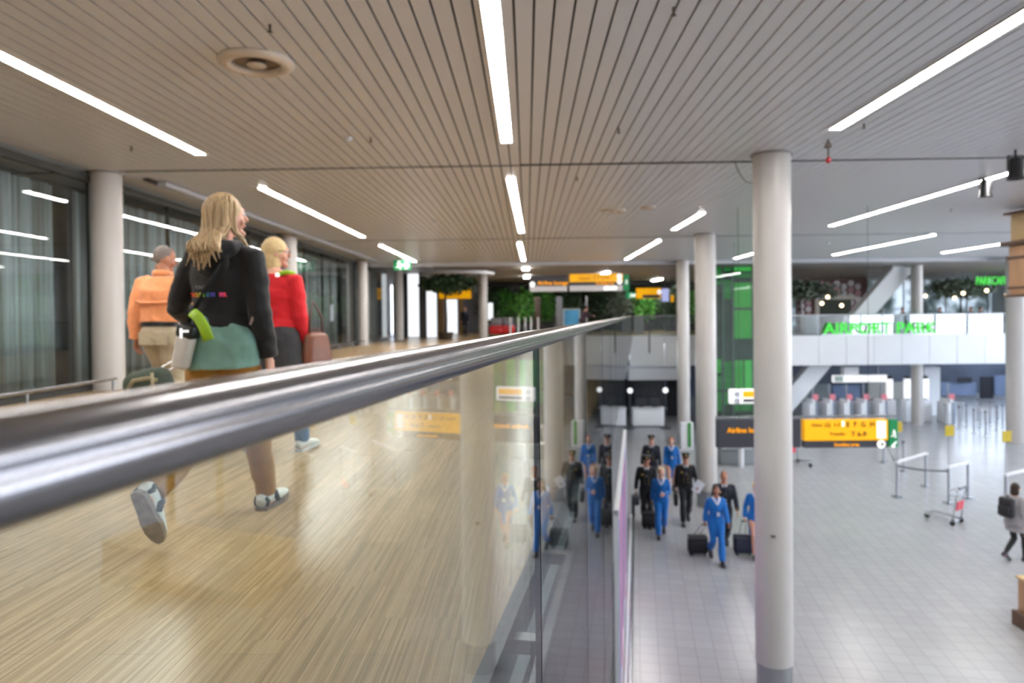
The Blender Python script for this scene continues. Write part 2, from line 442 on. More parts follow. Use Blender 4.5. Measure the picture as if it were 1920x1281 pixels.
# ------------------------------------------------------------------ balustrade
GV = -0.28
RAILZ = EYE - 0.066
glass = glassmat('balustrade_glass', (0.90,0.95,0.935,1), 0.045)
TALL = 6
joint_u = [0.16 + 1.765*i for i in range(0, 21)]
endu = 36.2/U.y
joint_u = [0.16-1.765*2, 0.16-1.765] + [j for j in joint_u if j < endu-0.5] + [endu]
for i in range(len(joint_u)-1):
    u0, u1 = joint_u[i]+0.006, joint_u[i+1]-0.006
    words = ['farthest part of','second','third','fourth','fifth','sixth','seventh','eighth']
    n = i-1
    if n < 1: lab = 'clear glass balustrade pane behind the camera side, out of the picture'
    elif n == 1: lab = 'large clear glass balustrade pane at lower left showing the oak floor behind'
    elif n < 8: lab = 'clear glass balustrade pane under the handrail, %s from the near end' % words[n]
    else: lab = 'clear glass balustrade pane in the far run of the balustrade beneath the rail'
    t = thing('glass_pane', lab, 'glass pane', uv(u0, GV, UP-0.28), -DEL, 'glass balustrade panes')
    L = u1-u0
    zb = 0.06 if i < TALL else UP-0.28
    t.location.z = zb
    MB().box((0, L/2, (RAILZ-0.012-zb)/2), (0.016, L, RAILZ-0.012-zb)).build('pane', glass, t)
    sm = MB(); sm.box((0, L+0.006, (RAILZ-zb)/2), (0.018, 0.005, RAILZ-0.02-zb))
    sm.build('seal', BLACK, t)
    ch = MB(); zc = UP-0.0-zb
    ch.box((-0.028, L/2, zc-0.01), (0.03, L, 0.03 if i < TALL else 0.16))
    for k in range(3): ch.box((-0.048, L/2, zc-0.05-k*0.03), (0.008, L, 0.012))
    ch.build('channel', mat('shoe_aluminium', rgb(96,100,106), 0.35, 0.9, nscale=10, namt=0.05), t)
    for q in (0.25, 0.75):
        MB().box((-0.115, L*q, zc-0.06), (0.13, 0.06, 0.05)).build('clamp', mat('clamp_steel', rgb(120,122,126), 0.35, 1.0, nscale=10, namt=0.05), t)
    if i < TALL:
        MB().box((0, L/2, -0.0), (0.05, L, 0.12)).build('base_channel', BRWHITE, t)

# oval steel handrail with a fine groove along its side
t = thing('handrail', 'brushed stainless steel oval handrail running from the lower left into the distance', 'handrail', uv(-3.2, GV, RAILZ), -DEL)
prof = []
NP = 56
for k in range(NP):
    a = 2*PI*k/NP
    ca, sa = math.cos(a), math.sin(a)
    x = 0.0270*math.copysign(abs(ca)**0.9, ca); z = 0.0262*math.copysign(abs(sa)**0.9, sa)
    g = math.exp(-((math.degrees(a)-6)/7.0)**2) + math.exp(-((math.degrees(a)-174)/7.0)**2)
    x *= 1-0.10*g
    prof.append((x, z))
L = endu + 3.2
ys = [0, 1.5, 3.0, 3.2, 3.5, 4, 5, 7, 10, 20, L]
vsx = [Vector((x, y, z)) for y in ys for x, z in prof]; fsx = []
for j in range(len(ys)-1):
    for k in range(NP):
        a, b = j*NP+k, j*NP+(k+1) % NP; fsx.append((a, a+NP, b+NP, b))
fsx.append(tuple(range(NP))); fsx.append(tuple(reversed(range(len(ys)*NP-NP, len(ys)*NP))))
railm = bpy.data.materials.new('handrail_steel'); railm.use_nodes = True
nt = railm.node_tree; b = nt.nodes['Principled BSDF']; N = nt.nodes.new; Lk = nt.links.new
b.inputs['Metallic'].default_value = 1.0; b.inputs['Base Color'].default_value = rgb(132,131,134)
tcn = N('ShaderNodeTexCoord'); mpn = N('ShaderNodeMapping'); mpn.inputs['Scale'].default_value = (700, 0.7, 700); Lk(tcn.outputs['Object'], mpn.inputs[0])
nn = N('ShaderNodeTexNoise'); nn.inputs['Scale'].default_value = 1; nn.inputs['Detail'].default_value = 3; Lk(mpn.outputs[0], nn.inputs['Vector'])
mrn = N('ShaderNodeMapRange'); mrn.inputs['To Min'].default_value = 0.20; mrn.inputs['To Max'].default_value = 0.22; Lk(nn.outputs['Fac'], mrn.inputs['Value']); Lk(mrn.outputs[0], b.inputs['Roughness'])
bpn = N('ShaderNodeBump'); bpn.inputs['Strength'].default_value = 0.006; bpn.inputs['Distance'].default_value = 0.0005; Lk(nn.outputs['Fac'], bpn.inputs['Height']); Lk(bpn.outputs[0], b.inputs['Normal'])
MB().add(vsx, fsx).build('tube', railm, t, smooth=True)

# cross balustrade at the end of the hall
p0 = edgept(YB-0.1, GV)
t = thing('bridge_balustrade', 'distant glass balustrade with thin steel rail across the white bridge, straight ahead', 'balustrade', (p0.x, YB-0.12, UP), 0)
m = MB(); m.cyl((0,0,1.02), (14.6-p0.x,0,1.02), 0.03); m.build('handrail', STEEL, t, smooth='auto')
bgl = glassmat('bridge_glass', (0.80,0.86,0.84,1), 0.06)
x = 0
for k in range(4):
    w_ = (14.6-p0.x)/4
    MB().box((x+w_/2, 0, 0.5), (w_-0.03, 0.016, 1.0)).build('glass_panel', bgl, t)
    x += w_
m = MB(); m.box((0.9,0.03,0.1), (0.07,0.04,2.0)); m.build('post', DARK, t)

COLP = mat('column_paint', rgb(194,190,186), 0.36, nscale=3, namt=0.02)
# ------------------------------------------------------------------ columns
def column(X, Y, z0, dia, label, steel=False, mark=None):
    t = thing('column', label, 'column', (X, Y, z0), 0, 'round white columns')
    r = dia/2; h = CEIL-z0
    if steel:
        MB().cyl((0,0,0.46), (0,0,h), r, n=64).build('shaft', COLP, t, smooth='auto')
        MB().cyl((0,0,0), (0,0,0.46), r-0.012, n=64).build('steel_base', STEEL, t, smooth='auto')
    else:
        MB().cyl((0,0,0), (0,0,h), r, n=64).build('shaft', COLP, t, smooth='auto')
    m = MB(); m.lathe([(r+0.004, h-0.03), (r+0.03, h-0.03), (r+0.03, h), (r+0.004, h)], n=48, close=True)
    m.build('collar', mat('collar_grey', rgb(150,148,146), 0.5, nscale=4, namt=0.04), t, smooth='auto')
    if mark:
        m = MB(); a = mark[1]
        m.rbox((r*math.cos(a), r*math.sin(a), mark[0]), (0.05, 0.07, 0.035), 0.008, rz=a); m.build('socket_plate', mat('grey_plate', rgb(105,98,92), 0.4, nscale=9, namt=0.1), t)
    return t
def colat(px, py_top, z0, dia, label, **k):
    p = onz(px, py_top, CEIL)
    return column(p.x, p.y, z0, dia, label, **k)
C1 = colat(1446.5, 289, 0, 0.52, 'round white column right of centre with steel base, the nearest and thickest', steel=True, mark=(2.35, R(-112)))
C2 = colat(1322, 439, 0, 0.58, 'round white column just behind and left of the nearest hall column', steel=True)
C3 = colat(1280, 488, 0, 0.52, 'thin white column in the hall behind the second column, left of it', steel=True)
colat(198, 324, UP, 0.46, 'round white column on the walkway at far left, in front of the curtain')
colat(540, 440, UP, 0.46, 'round white column on the walkway hidden partly by the blonde women')
colat(679, 487, UP, 0.42, 'round white column on the walkway, third along the left glazing')
p = at(749, 640, 33); column(p.x, 33, UP, 0.42, 'round white column on the walkway under the green exit sign')
p = at(906, 600, 34.5); column(p.x, 34.5, UP, 0.44, 'slim round white column right of the potted tree')
p = at(1719, 600, 33.95); column(p.x, 33.95, 0, 0.52, 'tall white column passing behind the white bridge front, right of the slanting strut', steel=False)
p = at(1907, 700, 29); column(p.x, 29, 0, 0.8, 'tall white column at the right picture edge under the brown kiosk tower', steel=False)

# ------------------------------------------------------------------ left glazing with curtains
GX = -6.72
gl2 = glassmat('facade_glass', (0.86,0.90,0.90,1), 0.07)
def curtmat():
    m = bpy.data.materials.new('grey_curtain_cloth'); m.use_nodes = True; nt = m.node_tree; N = nt.nodes.new; L = nt.links.new
    b = nt.nodes['Principled BSDF']; b.inputs['Roughness'].default_value = 0.85
    tc = N('ShaderNodeTexCoord'); mp = N('ShaderNodeMapping'); mp.inputs['Scale'].default_value = (1, 9, 0.10); L(tc.outputs['Object'], mp.inputs[0])
    n = N('ShaderNodeTexNoise'); n.inputs['Scale'].default_value = 1.6; n.inputs['Detail'].default_value = 6; n.inputs['Roughness'].default_value = 0.7; L(mp.outputs[0], n.inputs['Vector'])
    cr = N('ShaderNodeValToRGB'); e = cr.color_ramp.elements
    e[0].position = 0.3; e[0].color = rgb(112,114,112); e[1].position = 0.72; e[1].color = rgb(232,233,236)
    x = e.new(0.5); x.color = rgb(176,181,184); x = e.new(0.42); x.color = rgb(150,146,140); x = e.new(0.6); x.color = rgb(196,204,206)
    L(n.outputs['Fac'], cr.inputs[0]); L(cr.outputs[0], b.inputs['Base Color'])
    return m
CURT = curtmat()
bays = [(-4.0,2.2),(2.4,10.7),(11.1,18.7),(19.1,26.7),(27.1,33.2)]
blab = ['behind the camera','at far left beside the first walkway column','behind the three walkers','beyond the second walkway column','at the far end under the exit sign']
for i, (y0, y1) in enumerate(bays):
    n = int((y1-y0)*26); vs = []; ph = random.random()*9
    for k in range(n+1):
        y = y0+(y1-y0)*k/n
        x = GX-0.55 + 0.05*math.sin(y*17+ph+1.5*math.sin(y*1.7)) + 0.03*math.sin(y*39+2*math.sin(y*3))
        q = Vector((SD.x*y, SD.y*y, 0))
        vs.append(Vector((x+q.x, q.y, UP+0.02))); vs.append(Vector((x*1.0+q.x+0.01*math.sin(y*21), q.y, CEIL-0.22)))
    fs = [(2*k, 2*k+2, 2*k+3, 2*k+1) for k in range(n)]
    o = MB().add(vs, fs).build('curtain', CURT, smooth=True)
    sd = o.modifiers.new('thickness', 'SOLIDIFY'); sd.thickness = 0.004
    tag(o, 'floor length grey streaked curtain behind the glazing ' + blab[i], 'curtain', 'curtains behind the glazing')
    # glazing
    t = thing('window_%d' % (i+1), None, None); t['kind'] = 'structure'
    gz = MB(); npan = 4
    pw = (y1-y0)/npan
    a = sl(y0, GX, 0); 
    for j in range(npan):
        ya, yb = y0+j*pw+0.03, y0+(j+1)*pw-0.03
        pa, pb = sl(ya, GX), sl(yb, GX)
        gz.quadbar(Vector((pa.x,pa.y,(UP+CEIL-0.18)/2)), Vector((pb.x,pb.y,(UP+CEIL-0.18)/2)), 0.02, CEIL-0.18-UP)
    gz.build('glazing', gl2, t)
    fr = MB()
    for j in range(npan+1):
        p = sl(y0+j*pw, GX-0.06); fr.box((p.x, p.y, (UP+CEIL)/2-0.08), (0.12 if j in (0,npan) else 0.07, 0.08 if j in (0,npan) else 0.035, CEIL-UP-0.16), -SL)
    pa, pb = sl(y0, GX), sl(y1, GX)
    fr.quadbar((pa.x,pa.y,CEIL-0.13), (pb.x,pb.y,CEIL-0.13), 0.1, 0.1); fr.quadbar((pa.x,pa.y,UP+0.04), (pb.x,pb.y,UP+0.04), 0.06, 0.08)
    fr.build('window_frame', mat('glazing_frame', rgb(58,60,60), 0.4, 0.3, nscale=4, namt=0.08), t)
m = MB(); m.quadbar(sl(-4.3, GX-1.1, (UP+CEIL)/2), sl(36, GX-1.1, (UP+CEIL)/2), 0.1, CEIL-UP)
struct(m.build('wall_left', mat('backing_wall', rgb(108,112,112), 0.8, nscale=2, namt=0.1)))
m = MB(); m.quadbar(sl(-4.3, GX-1.1, UP/2-0.3), sl(50, GX-1.1, UP/2-0.3), 0.1, UP-0.5)
struct(m.build('wall_left', mat('lower_wall', rgb(190,192,195), 0.6, nscale=2, namt=0.05)))
# pale aluminium curtain pelmet along the ceiling edge from the first column
t = thing('pelmet', 'long pale grey metal ceiling edge profile above the glazing behind the walkers', 'pelmet', sl(11.2, -6.0, CEIL-0.012), -SL)
m = MB()
for k in range(7): m.rbox((0, 1.3+k*2.36, -0.045), (0.16, 2.34, 0.08), 0.015)
m.build('profile', mat('pale_aluminium', rgb(196,200,208), 0.35, 0.3, nscale=4, namt=0.04), t)
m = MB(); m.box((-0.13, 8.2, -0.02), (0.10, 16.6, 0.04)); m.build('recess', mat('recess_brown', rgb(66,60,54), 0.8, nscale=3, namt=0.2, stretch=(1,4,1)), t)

# low bumper rails in front of the glazing
def bumper(y0, y1, label):
    p = sl(y0, -6.22, UP)
    t = thing('bumper_rail', label, 'rail', p, -SL, 'low steel bumper rails')
    L = y1-y0
    MB().rbox((0, L/2, 0.20), (0.045, L, 0.05), 0.012).build('bar', STEEL, t, smooth='auto')
    n = max(2, int(L/1.5)+1)
    for k in range(n):
        y = 0.08 + (L-0.16)*k/(n-1)
        MB().cyl((0,y,0), (0,y,0.18), 0.018, n=12).build('post', STEEL, t, smooth='auto')
bumper(3.0, 10.35, 'low steel bumper rail along the foot of the left curtain wall, near end')
bumper(11.6, 18.3, 'low steel bumper rail behind the three walkers')
bumper(19.3, 26.4, 'low steel bumper rail between the second and third walkway columns')
bumper(27.4, 33.0, 'low steel bumper rail at the far end of the glazing')
# ================================================================== people
SKIN = {}
def skinmat(name, col): return mat('skin_'+name, col, 0.5, nscale=18, namt=0.04)
def cloth(name, col, rough=0.85, bump=0.35, bscale=9, **k): return mat('cloth_'+name, col, rough, bump=bump, bscale=bscale, nscale=22, namt=0.06, sheen=0.15, **k)
SKINL = skinmat('light', rgb(214,160,136)); SKINM = skinmat('medium', rgb(176,120,92)); SKIND = skinmat('tan', rgb(150,98,74))
LIP = mat('lips', rgb(176,92,88), 0.5, nscale=10, namt=0.03); EYEW = mat('eye_white', rgb(235,232,228), 0.3, nscale=10, namt=0.01); IRIS = mat('iris', rgb(52,60,70), 0.2, nscale=10, namt=0.02)

def ik(hip, ank, l1, l2, fwd):
    """knee position, bending towards fwd"""
    d = ank-hip; L = min(d.length, (l1+l2)*0.999); dn = d.normalized()
    a = (l1*l1-l2*l2+L*L)/(2*L); h = math.sqrt(max(l1*l1-a*a, 0))
    f = (fwd - dn*fwd.dot(dn)).normalized()
    return hip + dn*a + f*h

def lerp(a, b, t): return a + (b-a)*t

class Fig:
    """joint positions of a 1.75 m figure facing +Y, feet at z=0"""
    def __init__(s, female=False, stride=0.28, lead='R', armL=(-18,8,18), armR=(18,8,25), lean=3, head=(0,0), kick=None, hipdrop=0.02, build=1.0, backh=0.13):
        s.fem = female; s.b = build
        f = Vector((0,1,0)); s.fwd = f
        zh = 0.93-hipdrop
        s.hipc = Vector((0, 0, zh)); hw = 0.088
        s.leg = {}
        for sd, sx in (('L',-1),('R',1)):
            hip = s.hipc + Vector((sx*hw,0,0))
            front = (sd == lead)
            if front: ank = Vector((sx*0.075, stride, 0.085)); pitch = 6 if stride > 0.1 else 0
            else: ank = Vector((sx*0.075, -stride, 0.085+ (backh-0.0)*min(1, stride/0.28))); pitch = -38*min(1, stride/0.28)
            if kick and sd == kick[0]: ank = Vector((sx*0.08, kick[1], kick[2])); pitch = kick[3]
            knee = ik(hip, ank, 0.445, 0.42, f)
            s.leg[sd] = (hip, knee, ank, R(pitch))
        ln = math.tan(R(lean))
        T = lambda z: Vector((0, (z-zh)*ln, z))
        s.T = T; s.zh = zh
        s.sh = {}
        for sd, sx, a in (('L',-1,armL), ('R',1,armR)):
            shw = (0.158 if female else 0.182)*build**0.5
            S = T(1.412-hipdrop) + Vector((sx*shw,0,0))
            fl, ab, el = R(a[0]), R(a[1]), R(a[2])
            tw = R(a[3]) if len(a) > 3 else 0     # forearm swing inward
            d1 = Vector((sx*math.sin(ab), math.sin(fl)*math.cos(ab), -math.cos(fl)*math.cos(ab)))
            E = S + d1*0.285
            fl2 = fl+el
            d2 = Vector((sx*math.sin(ab*0.4) - sx*math.sin(tw), math.sin(fl2)*math.cos(tw), -math.cos(fl2)*math.cos(tw))).normalized()
            W = E + d2*0.245
            s.sh[sd] = (S, E, W, d2)
        s.neck = T(1.47-hipdrop); s.headc = T(1.635-hipdrop) + Vector((0,0.018,0))
        s.hd = Matrix.Rotation(R(-head[0]), 3, 'Z') @ Matrix.Rotation(R(head[1]), 3, 'X')
        s.drop = hipdrop
    def torso(s, mb, inf=0.0, z0=0.86, z1=1.5, flare=0, n=24, bust=1.0):
        b = s.b
        if s.fem: rows = [(0.78,.165,.112,-.004),(0.84,.165,.112,-.008),(0.90,.165,.112,-.012),(0.96,.168,.112,-.014),(1.03,.145,.098,-.004),(1.10,.128,.088,.004),(1.18,.134,.094,.008),(1.27,.148,.112,.018*bust),(1.34,.155,.106,.012*bust),(1.39,.158,.088,.0),(1.43,.128,.070,-.004),(1.465,.084,.056,-.006),(1.50,.055,.048,-.004)]
        else: rows = [(0.84,.140,.098,0),(0.90,.158,.108,-.008),(0.96,.156,.108,-.006),(1.03,.148,.104,0),(1.10,.148,.104,.004),(1.18,.158,.110,.006),(1.27,.172,.118,.008),(1.34,.182,.114,.004),(1.39,.184,.098,.0),(1.43,.150,.078,-.004),(1.465,.100,.062,-.006),(1.50,.062,.054,-.004)]
        pts = []; rr = []
        for z, rx, ry, dy in rows:
            if z < z0-1e-6 or z > z1+1e-6: continue
            e = inf*(1 if z < 1.38 else .75) + flare*max(0, (1.05-z))
            p = s.T(z-s.drop); pts.append(p+Vector((0,dy,0))); rr.append((rx*b+e, ry*b+e))
        mb.tube(pts, rr, n, ref=(1,0,0)); return mb
    def legt(s, mb, sd, inf=0.0, t1=1.0, knee=0, ank=0, n=14):
        hip, kn, an, _ = s.leg[sd]; b = s.b**0.7
        P = [hip+Vector((0,0,0.03)), hip+Vector((0,0,-0.05)), lerp(hip,kn,.35), lerp(hip,kn,.7), kn, lerp(kn,an,.28), lerp(kn,an,.6), lerp(kn,an,.88), an]
        k = 1.06 if s.fem else 1.0
        Rr = [.088*k*b,.090*k*b,.080*k*b,.064*b,.055*b,.056*b,.046*b,.036*b,.037*b]
        Rr = [r+inf for r in Rr]
        Rr[4] += knee*0.5
        Rr[5] += knee*0.6; Rr[6] += (knee+ank)*0.7; Rr[7] += ank; Rr[8] += ank
        m = max(2, int(round(t1*len(P))))
        mb.tube(P[:m], Rr[:m], n, ref=(1,0,0)); return mb
    def armt(s, mb, sd, inf=0.0, t1=1.0, n=12, cuff=0):
        S, E, W, d = s.sh[sd]; b = s.b**0.6
        sx = -1 if sd == 'L' else 1
        P = [S+Vector((-sx*0.05,0,0.004)), S, lerp(S,E,.4), lerp(S,E,.8), E, lerp(E,W,.3), lerp(E,W,.7), W]
        Rr = [.044*b,.052*b,.050*b,.043*b,.041*b,.041*b,.033*b,.026*b]
        if s.fem: Rr = [r*0.9 for r in Rr]
        Rr = [r+inf for r in Rr]; Rr[-1] += cuff; Rr[-2] += cuff*0.5
        m = max(2, int(round(t1*len(P)))); mb.tube(P[:m], Rr[:m], n); return mb
    def hand(s, mb, sd, curl=35, grip=False):
        S, E, W, d = s.sh[sd]; sx = -1 if sd == 'L' else 1
        d = d.normalized()
        # palm frame: fingers along d, palm normal towards the thigh
        pn = Vector((-sx,0,0)); pn = (pn - d*pn.dot(d)).normalized()
        wd = d.cross(pn).normalized()          # across the palm
        if wd.dot(Vector((0,1,0))) < 0 and abs(d.z) > 0.3: wd = -wd   # thumb side forward
        k = 0.92 if s.fem else 1.0
        P = [W-d*0.03, W, W+d*0.03*k, W+d*0.06*k, W+d*0.088*k]
        # palm as loft wide across wd
        rr = [(.024,.019),(.028,.019),(.038*k,.017),(.043*k,.016),(.041*k,.014)]
        mb.tube(P, rr, 12, ref=tuple(wd))
        base = W+d*0.085*k
        c = R(75 if grip else curl)
        for i, (o, L) in enumerate(((0.030,.072),(0.010,.080),(-0.010,.075),(-0.029,.060))):
            p = base + wd*(o*k); dd = d.copy(); pts = [p-d*0.012]
            q = pn
            ang = 0
            for j, seg in enumerate((0.46,0.30,0.24)):
                ang += c*(0.55 if j == 0 else 0.75)
                v = d*math.cos(ang) + q*math.sin(ang)
                pts.append(pts[-1] + v*(L*seg*k + (0.012 if j == 0 else 0)))
            mb.tube(pts, [.0095*k,.0092*k,.0085*k,.0070*k], 8)
        p = W + d*0.028*k + wd*0.028*k
        t1 = (d*0.6 + wd*0.75 + pn*0.25).normalized(); t2 = (d*0.9 + wd*0.2 + pn*0.45).normalized()
        mb.tube([p-t1*0.01, p+t1*0.032*k, p+t1*0.032*k+t2*0.030*k, p+t1*0.032*k+t2*0.052*k], [.013*k,.0115*k,.010*k,.0075*k], 8)
        return mb
    def headm(s, mb):
        def f(v):
            z = v.z/0.118
            k = 1.0
            if z < 0: k = 1-0.26*z*z; 
            y = v.y*k*(1.02 if v.y < 0 else 0.95)
            if v.y > 0 and z < -0.2: y = v.y*(1-0.05*abs(z))
            if v.y < 0 and z < -0.3: y *= 0.72
            return Vector((v.x*k, y, v.z))
        M = s.hd; c = s.headc
        mb.sph(c, (.074,.094,.118), 22, 16, M=M, fn=f)
        def L(*p): return c + M@Vector(p)
        mb.tube([L(0,.084,.030), L(0,.094,.008), L(0,.108,-.014), L(0,.096,-.026)], [.008,.010,.013,.009], 8)   # nose
        mb.tube([L(-.03,.080,.034), L(0,.088,.036), L(.03,.080,.034)], [.008,.009,.008], 8)        # brow
        mb.sph(L(0,.072,-.090), (.028,.022,.022), 10, 8)      # chin
        mb.tube([L(-.02,.082,-.048), L(0,.091,-.048), L(.02,.082,-.048)], [.007,.010,.007], 8)
        for sx in (-1,1):
            mb.sph(L(sx*.074,-.004,-.008), (.010,.020,.032), 8, 8, M=M)
            mb.sph(L(sx*.045,.062,-.030), (.020,.018,.022), 8, 8)
        mb.tube([s.neck+Vector((0,-.01,-.03)), s.neck+Vector((0,-.004,.04)), c+M@Vector((0,-.02,-.06))], [.062 if not s.fem else .052, .056 if not s.fem else .046, .056 if not s.fem else .046], 14)
        return mb
    def foot(s, mb, sd, inf=0):
        hip, kn, an, p = s.leg[sd]
        M = Matrix.Rotation(p, 3, 'X')
        def L(y, z): return an + M@Vector((0, y, z))
        mb.tube([L(-.055,-.055), L(-.03,-.045), L(.04,-.040), L(.10,-.055), L(.155,-.064), L(.19,-.066)], [(.028+inf,.026+inf),(.034+inf,.036+inf),(.037+inf,.038+inf),(.043+inf,.026+inf),(.040+inf,.018+inf),(.024+inf,.012+inf)], 12, ref=(1,0,0))
        mb.tube([an+(kn-an).normalized()*0.05, an, L(0,-.04)], [.037+inf,.038+inf,.036+inf], 12)
        return mb
    def shoe(s, root, sd, upper, sole, heel=0.0, high=0.0, accent=None):
        hip, kn, an, p = s.leg[sd]; M = Matrix.Rotation(p, 3, 'X')
        def L(x, y, z): return an + M@Vector((x, y, z))
        mb = MB()
        secs = [(-.075,.026,.03,-.04),(-.055,.036,.045,-.03),(-.01,.040,.05,-.022),(.05,.043,.042,-.034),(.11,.049,.030,-.048),(.165,.047,.024,-.055),(.205,.034,.018,-.060),(.222,.014,.010,-.064)]
        mb.tube([L(0,y,z) for y,_,_,z in secs], [(rx,rz) for _,rx,rz,_ in secs], 14, ref=(1,0,0))
        if high: mb.tube([an+(kn-an).normalized()*high, an, L(0,-.01,-.03)], [.046,.046,.046], 12)
        o = mb.build('shoe', upper, root); remesh(o, s.vox*0.8, 3)
        sb = MB(); outline = [(-.035,-.07),(-.041,-.02),(-.042,.05),(-.052,.11),(-.048,.17),(-.03,.215),(0,.232),(.03,.215),(.048,.17),(.052,.11),(.042,.05),(.041,-.02),(.035,-.07),(0,-.088)]
        if heel == 0:
            n = len(outline); vsl = [L(x,y,-.086) for x,y in outline] + [L(x,y,-.062) for x,y in outline]
            sb.add(vsl, [tuple(range(n)), tuple(reversed(range(n,2*n)))] + [(k,k+n,(k+1)%n+n,(k+1)%n) for k in range(n)])
        else:
            n = len(outline); vsl = [L(x,y,-.086) for x,y in outline] + [L(x,y,-.074) for x,y in outline]
            sb.add(vsl, [tuple(range(n)), tuple(reversed(range(n,2*n)))] + [(k,k+n,(k+1)%n+n,(k+1)%n) for k in range(n)])
            sb.box(L(0,-.055,-.075), (.05,.05,.02), M=M)
        sb.build('sole', sole, o)
        if accent:
            ab = MB()
            for sx in (-1,1):
                ab.tube([L(sx*.030,.045,.0), L(sx*.044,.03,-.03), L(sx*.046,.055,-.058)], [.016,.018,.012], 8)
                ab.tube([L(sx*.034,-.06,-.055), L(sx*.036,-.05,-.03), L(sx*.028,-.06,-.005)], [.010,.014,.010], 8)
            ab.build('side_stripe', accent, o, smooth=True)
            lb = MB()
            for k in range(5):
                y = .03+k*.018; z = .012-k*.012
                lb.tube([L(-.026,y,z-.004), L(0,y+.004,z+.006), L(.026,y,z-.004)], .0035, 6)
            lb.tube([L(0,.03,.02), L(.02,.015,.035), L(.03,.03,.02), L(.01,.035,.02)], .003, 6); lb.tube([L(0,.03,.02), L(-.02,.015,.035), L(-.03,.03,.02)], .003, 6)
            lb.build('lace', BLACK, o, smooth=True)
        return o

def person(label, pos, yaw, h, fig, vox=0.014, skin=None, group=None, barefeet=False):
    t = thing('person', label, 'person', pos, -R(yaw), group)
    t.scale = (h/1.75,)*3
    fig.vox = vox
    skin = skin or SKINL
    mb = MB(); fig.torso(mb, 0, 0.84);
    for sd in 'LR': fig.legt(mb, sd); fig.armt(mb, sd); fig.hand(mb, sd, curl=fig.curl.get(sd, 35) if hasattr(fig,'curl') else 35, grip=getattr(fig,'grip','').find(sd) >= 0); fig.foot(mb, sd)
    fig.headm(mb)
    # hands need a finer voxel
    o = mb.build('body', skin, t); remesh(o, min(vox*0.62, 0.0075), 3, 0.4)
    c, M = fig.headc, fig.hd
    def L(*p): return c + M@Vector(p)
    e = MB()
    for sx in (-1,1): e.sph(L(sx*.029,.078,.012), .0115, 10, 8)
    e.build('eyes', EYEW, t, smooth=True)
    e = MB()
    for sx in (-1,1): e.sph(L(sx*.029,.0865,.012), .0055, 8, 6)
    e.build('irises', IRIS, t, smooth=True)
    MB().tube([L(-.022,.084,-.050), L(-.008,.092,-.047), L(.008,.092,-.047), L(.022,.084,-.050)], [.003,.006,.006,.003], 8).build('lips', LIP, t, smooth=True)
    return t

def jacket(t, fig, m, name='jacket', wr=None, inf=0.018, z0=0.90, flare=0.10, cuff=0.006, vox=None, arm=1.0, collar=True):
    mb = MB(); fig.torso(mb, inf, z0, 1.475, flare)
    for sd in 'LR': fig.armt(mb, sd, inf*0.9, arm, cuff=cuff)
    o = mb.build(name, m, t); remesh(o, vox or fig.vox, 3)
    wrinkle(o, wr or 0.007, 9, len(t.name)); return o
def trousers(t, fig, m, inf=0.014, knee=0.012, ank=0.022, vox=None, name='trousers', t1=1.0):
    mb = MB(); fig.torso(mb, inf*0.8, 0.84, 1.03)
    for sd in 'LR': fig.legt(mb, sd, inf, t1, knee, ank)
    o = mb.build(name, m, t); remesh(o, vox or fig.vox, 3)
    wrinkle(o, 0.007, 8, 3.3); return o
def skirt(t, fig, m, zb=0.52, ztop=1.04, wb=0.175, name='skirt'):
    L, Rr = fig.leg['L'], fig.leg['R']; mb = MB()
    P = []; rr = []
    for z, rx, ry in ((ztop,.142,.098),(0.97,.186,.130),(0.88,.198,.14),(0.72,wb+.008,.135),(zb,wb,.14)):
        P.append(fig.T(z) if z > 0.9 else Vector((0,(z-.9)*0,z))); rr.append((rx*fig.b, ry*fig.b))
    mb.tube(P, rr, 28, ref=(1,0,0)); o = mb.build(name, m, t); remesh(o, fig.vox, 3); return o
def hair(t, fig, m, style='short', vox=None):
    c, M = fig.headc, fig.hd
    def L(*p): return c + M@Vector(p)
    mb = MB(); v = vox or fig.vox*0.7
    if style in ('short','cropped'):
        k = 1.0 if style == 'short' else 0.96
        mb.sph(L(0,-.022,.028), (.080*k,.094*k,.100*k), 20, 14, M=M)
        mb.tube([L(-.0,-.075,-.01), L(0,-.074,-.045)], [(.062,.03),(.052,.018)], 14, ref=(1,0,0))
    elif style == 'bun':
        mb.sph(L(0,-.020,.026), (.082,.096,.102), 20, 14, M=M); mb.sph(L(0,-.105,.0), (.042,.036,.042), 14, 10); mb.tube([L(0,-.07,.0), L(0,-.07,-.05)], [(.062,.03),(.04,.02)], 14, ref=(1,0,0))
    elif style == 'bob':
        mb.sph(L(0,-.018,.024), (.088,.100,.104), 20, 14, M=M)
        mb.tube([L(0,-.036,.03), L(0,-.040,-.05), L(0,-.044,-.11), L(0,-.040,-.15)], [(.086,.070),(.092,.072),(.092,.066),(.074,.05)], 22, ref=(1,0,0))
    o = mb.build('hair', m, t); remesh(o, v, 3); return o

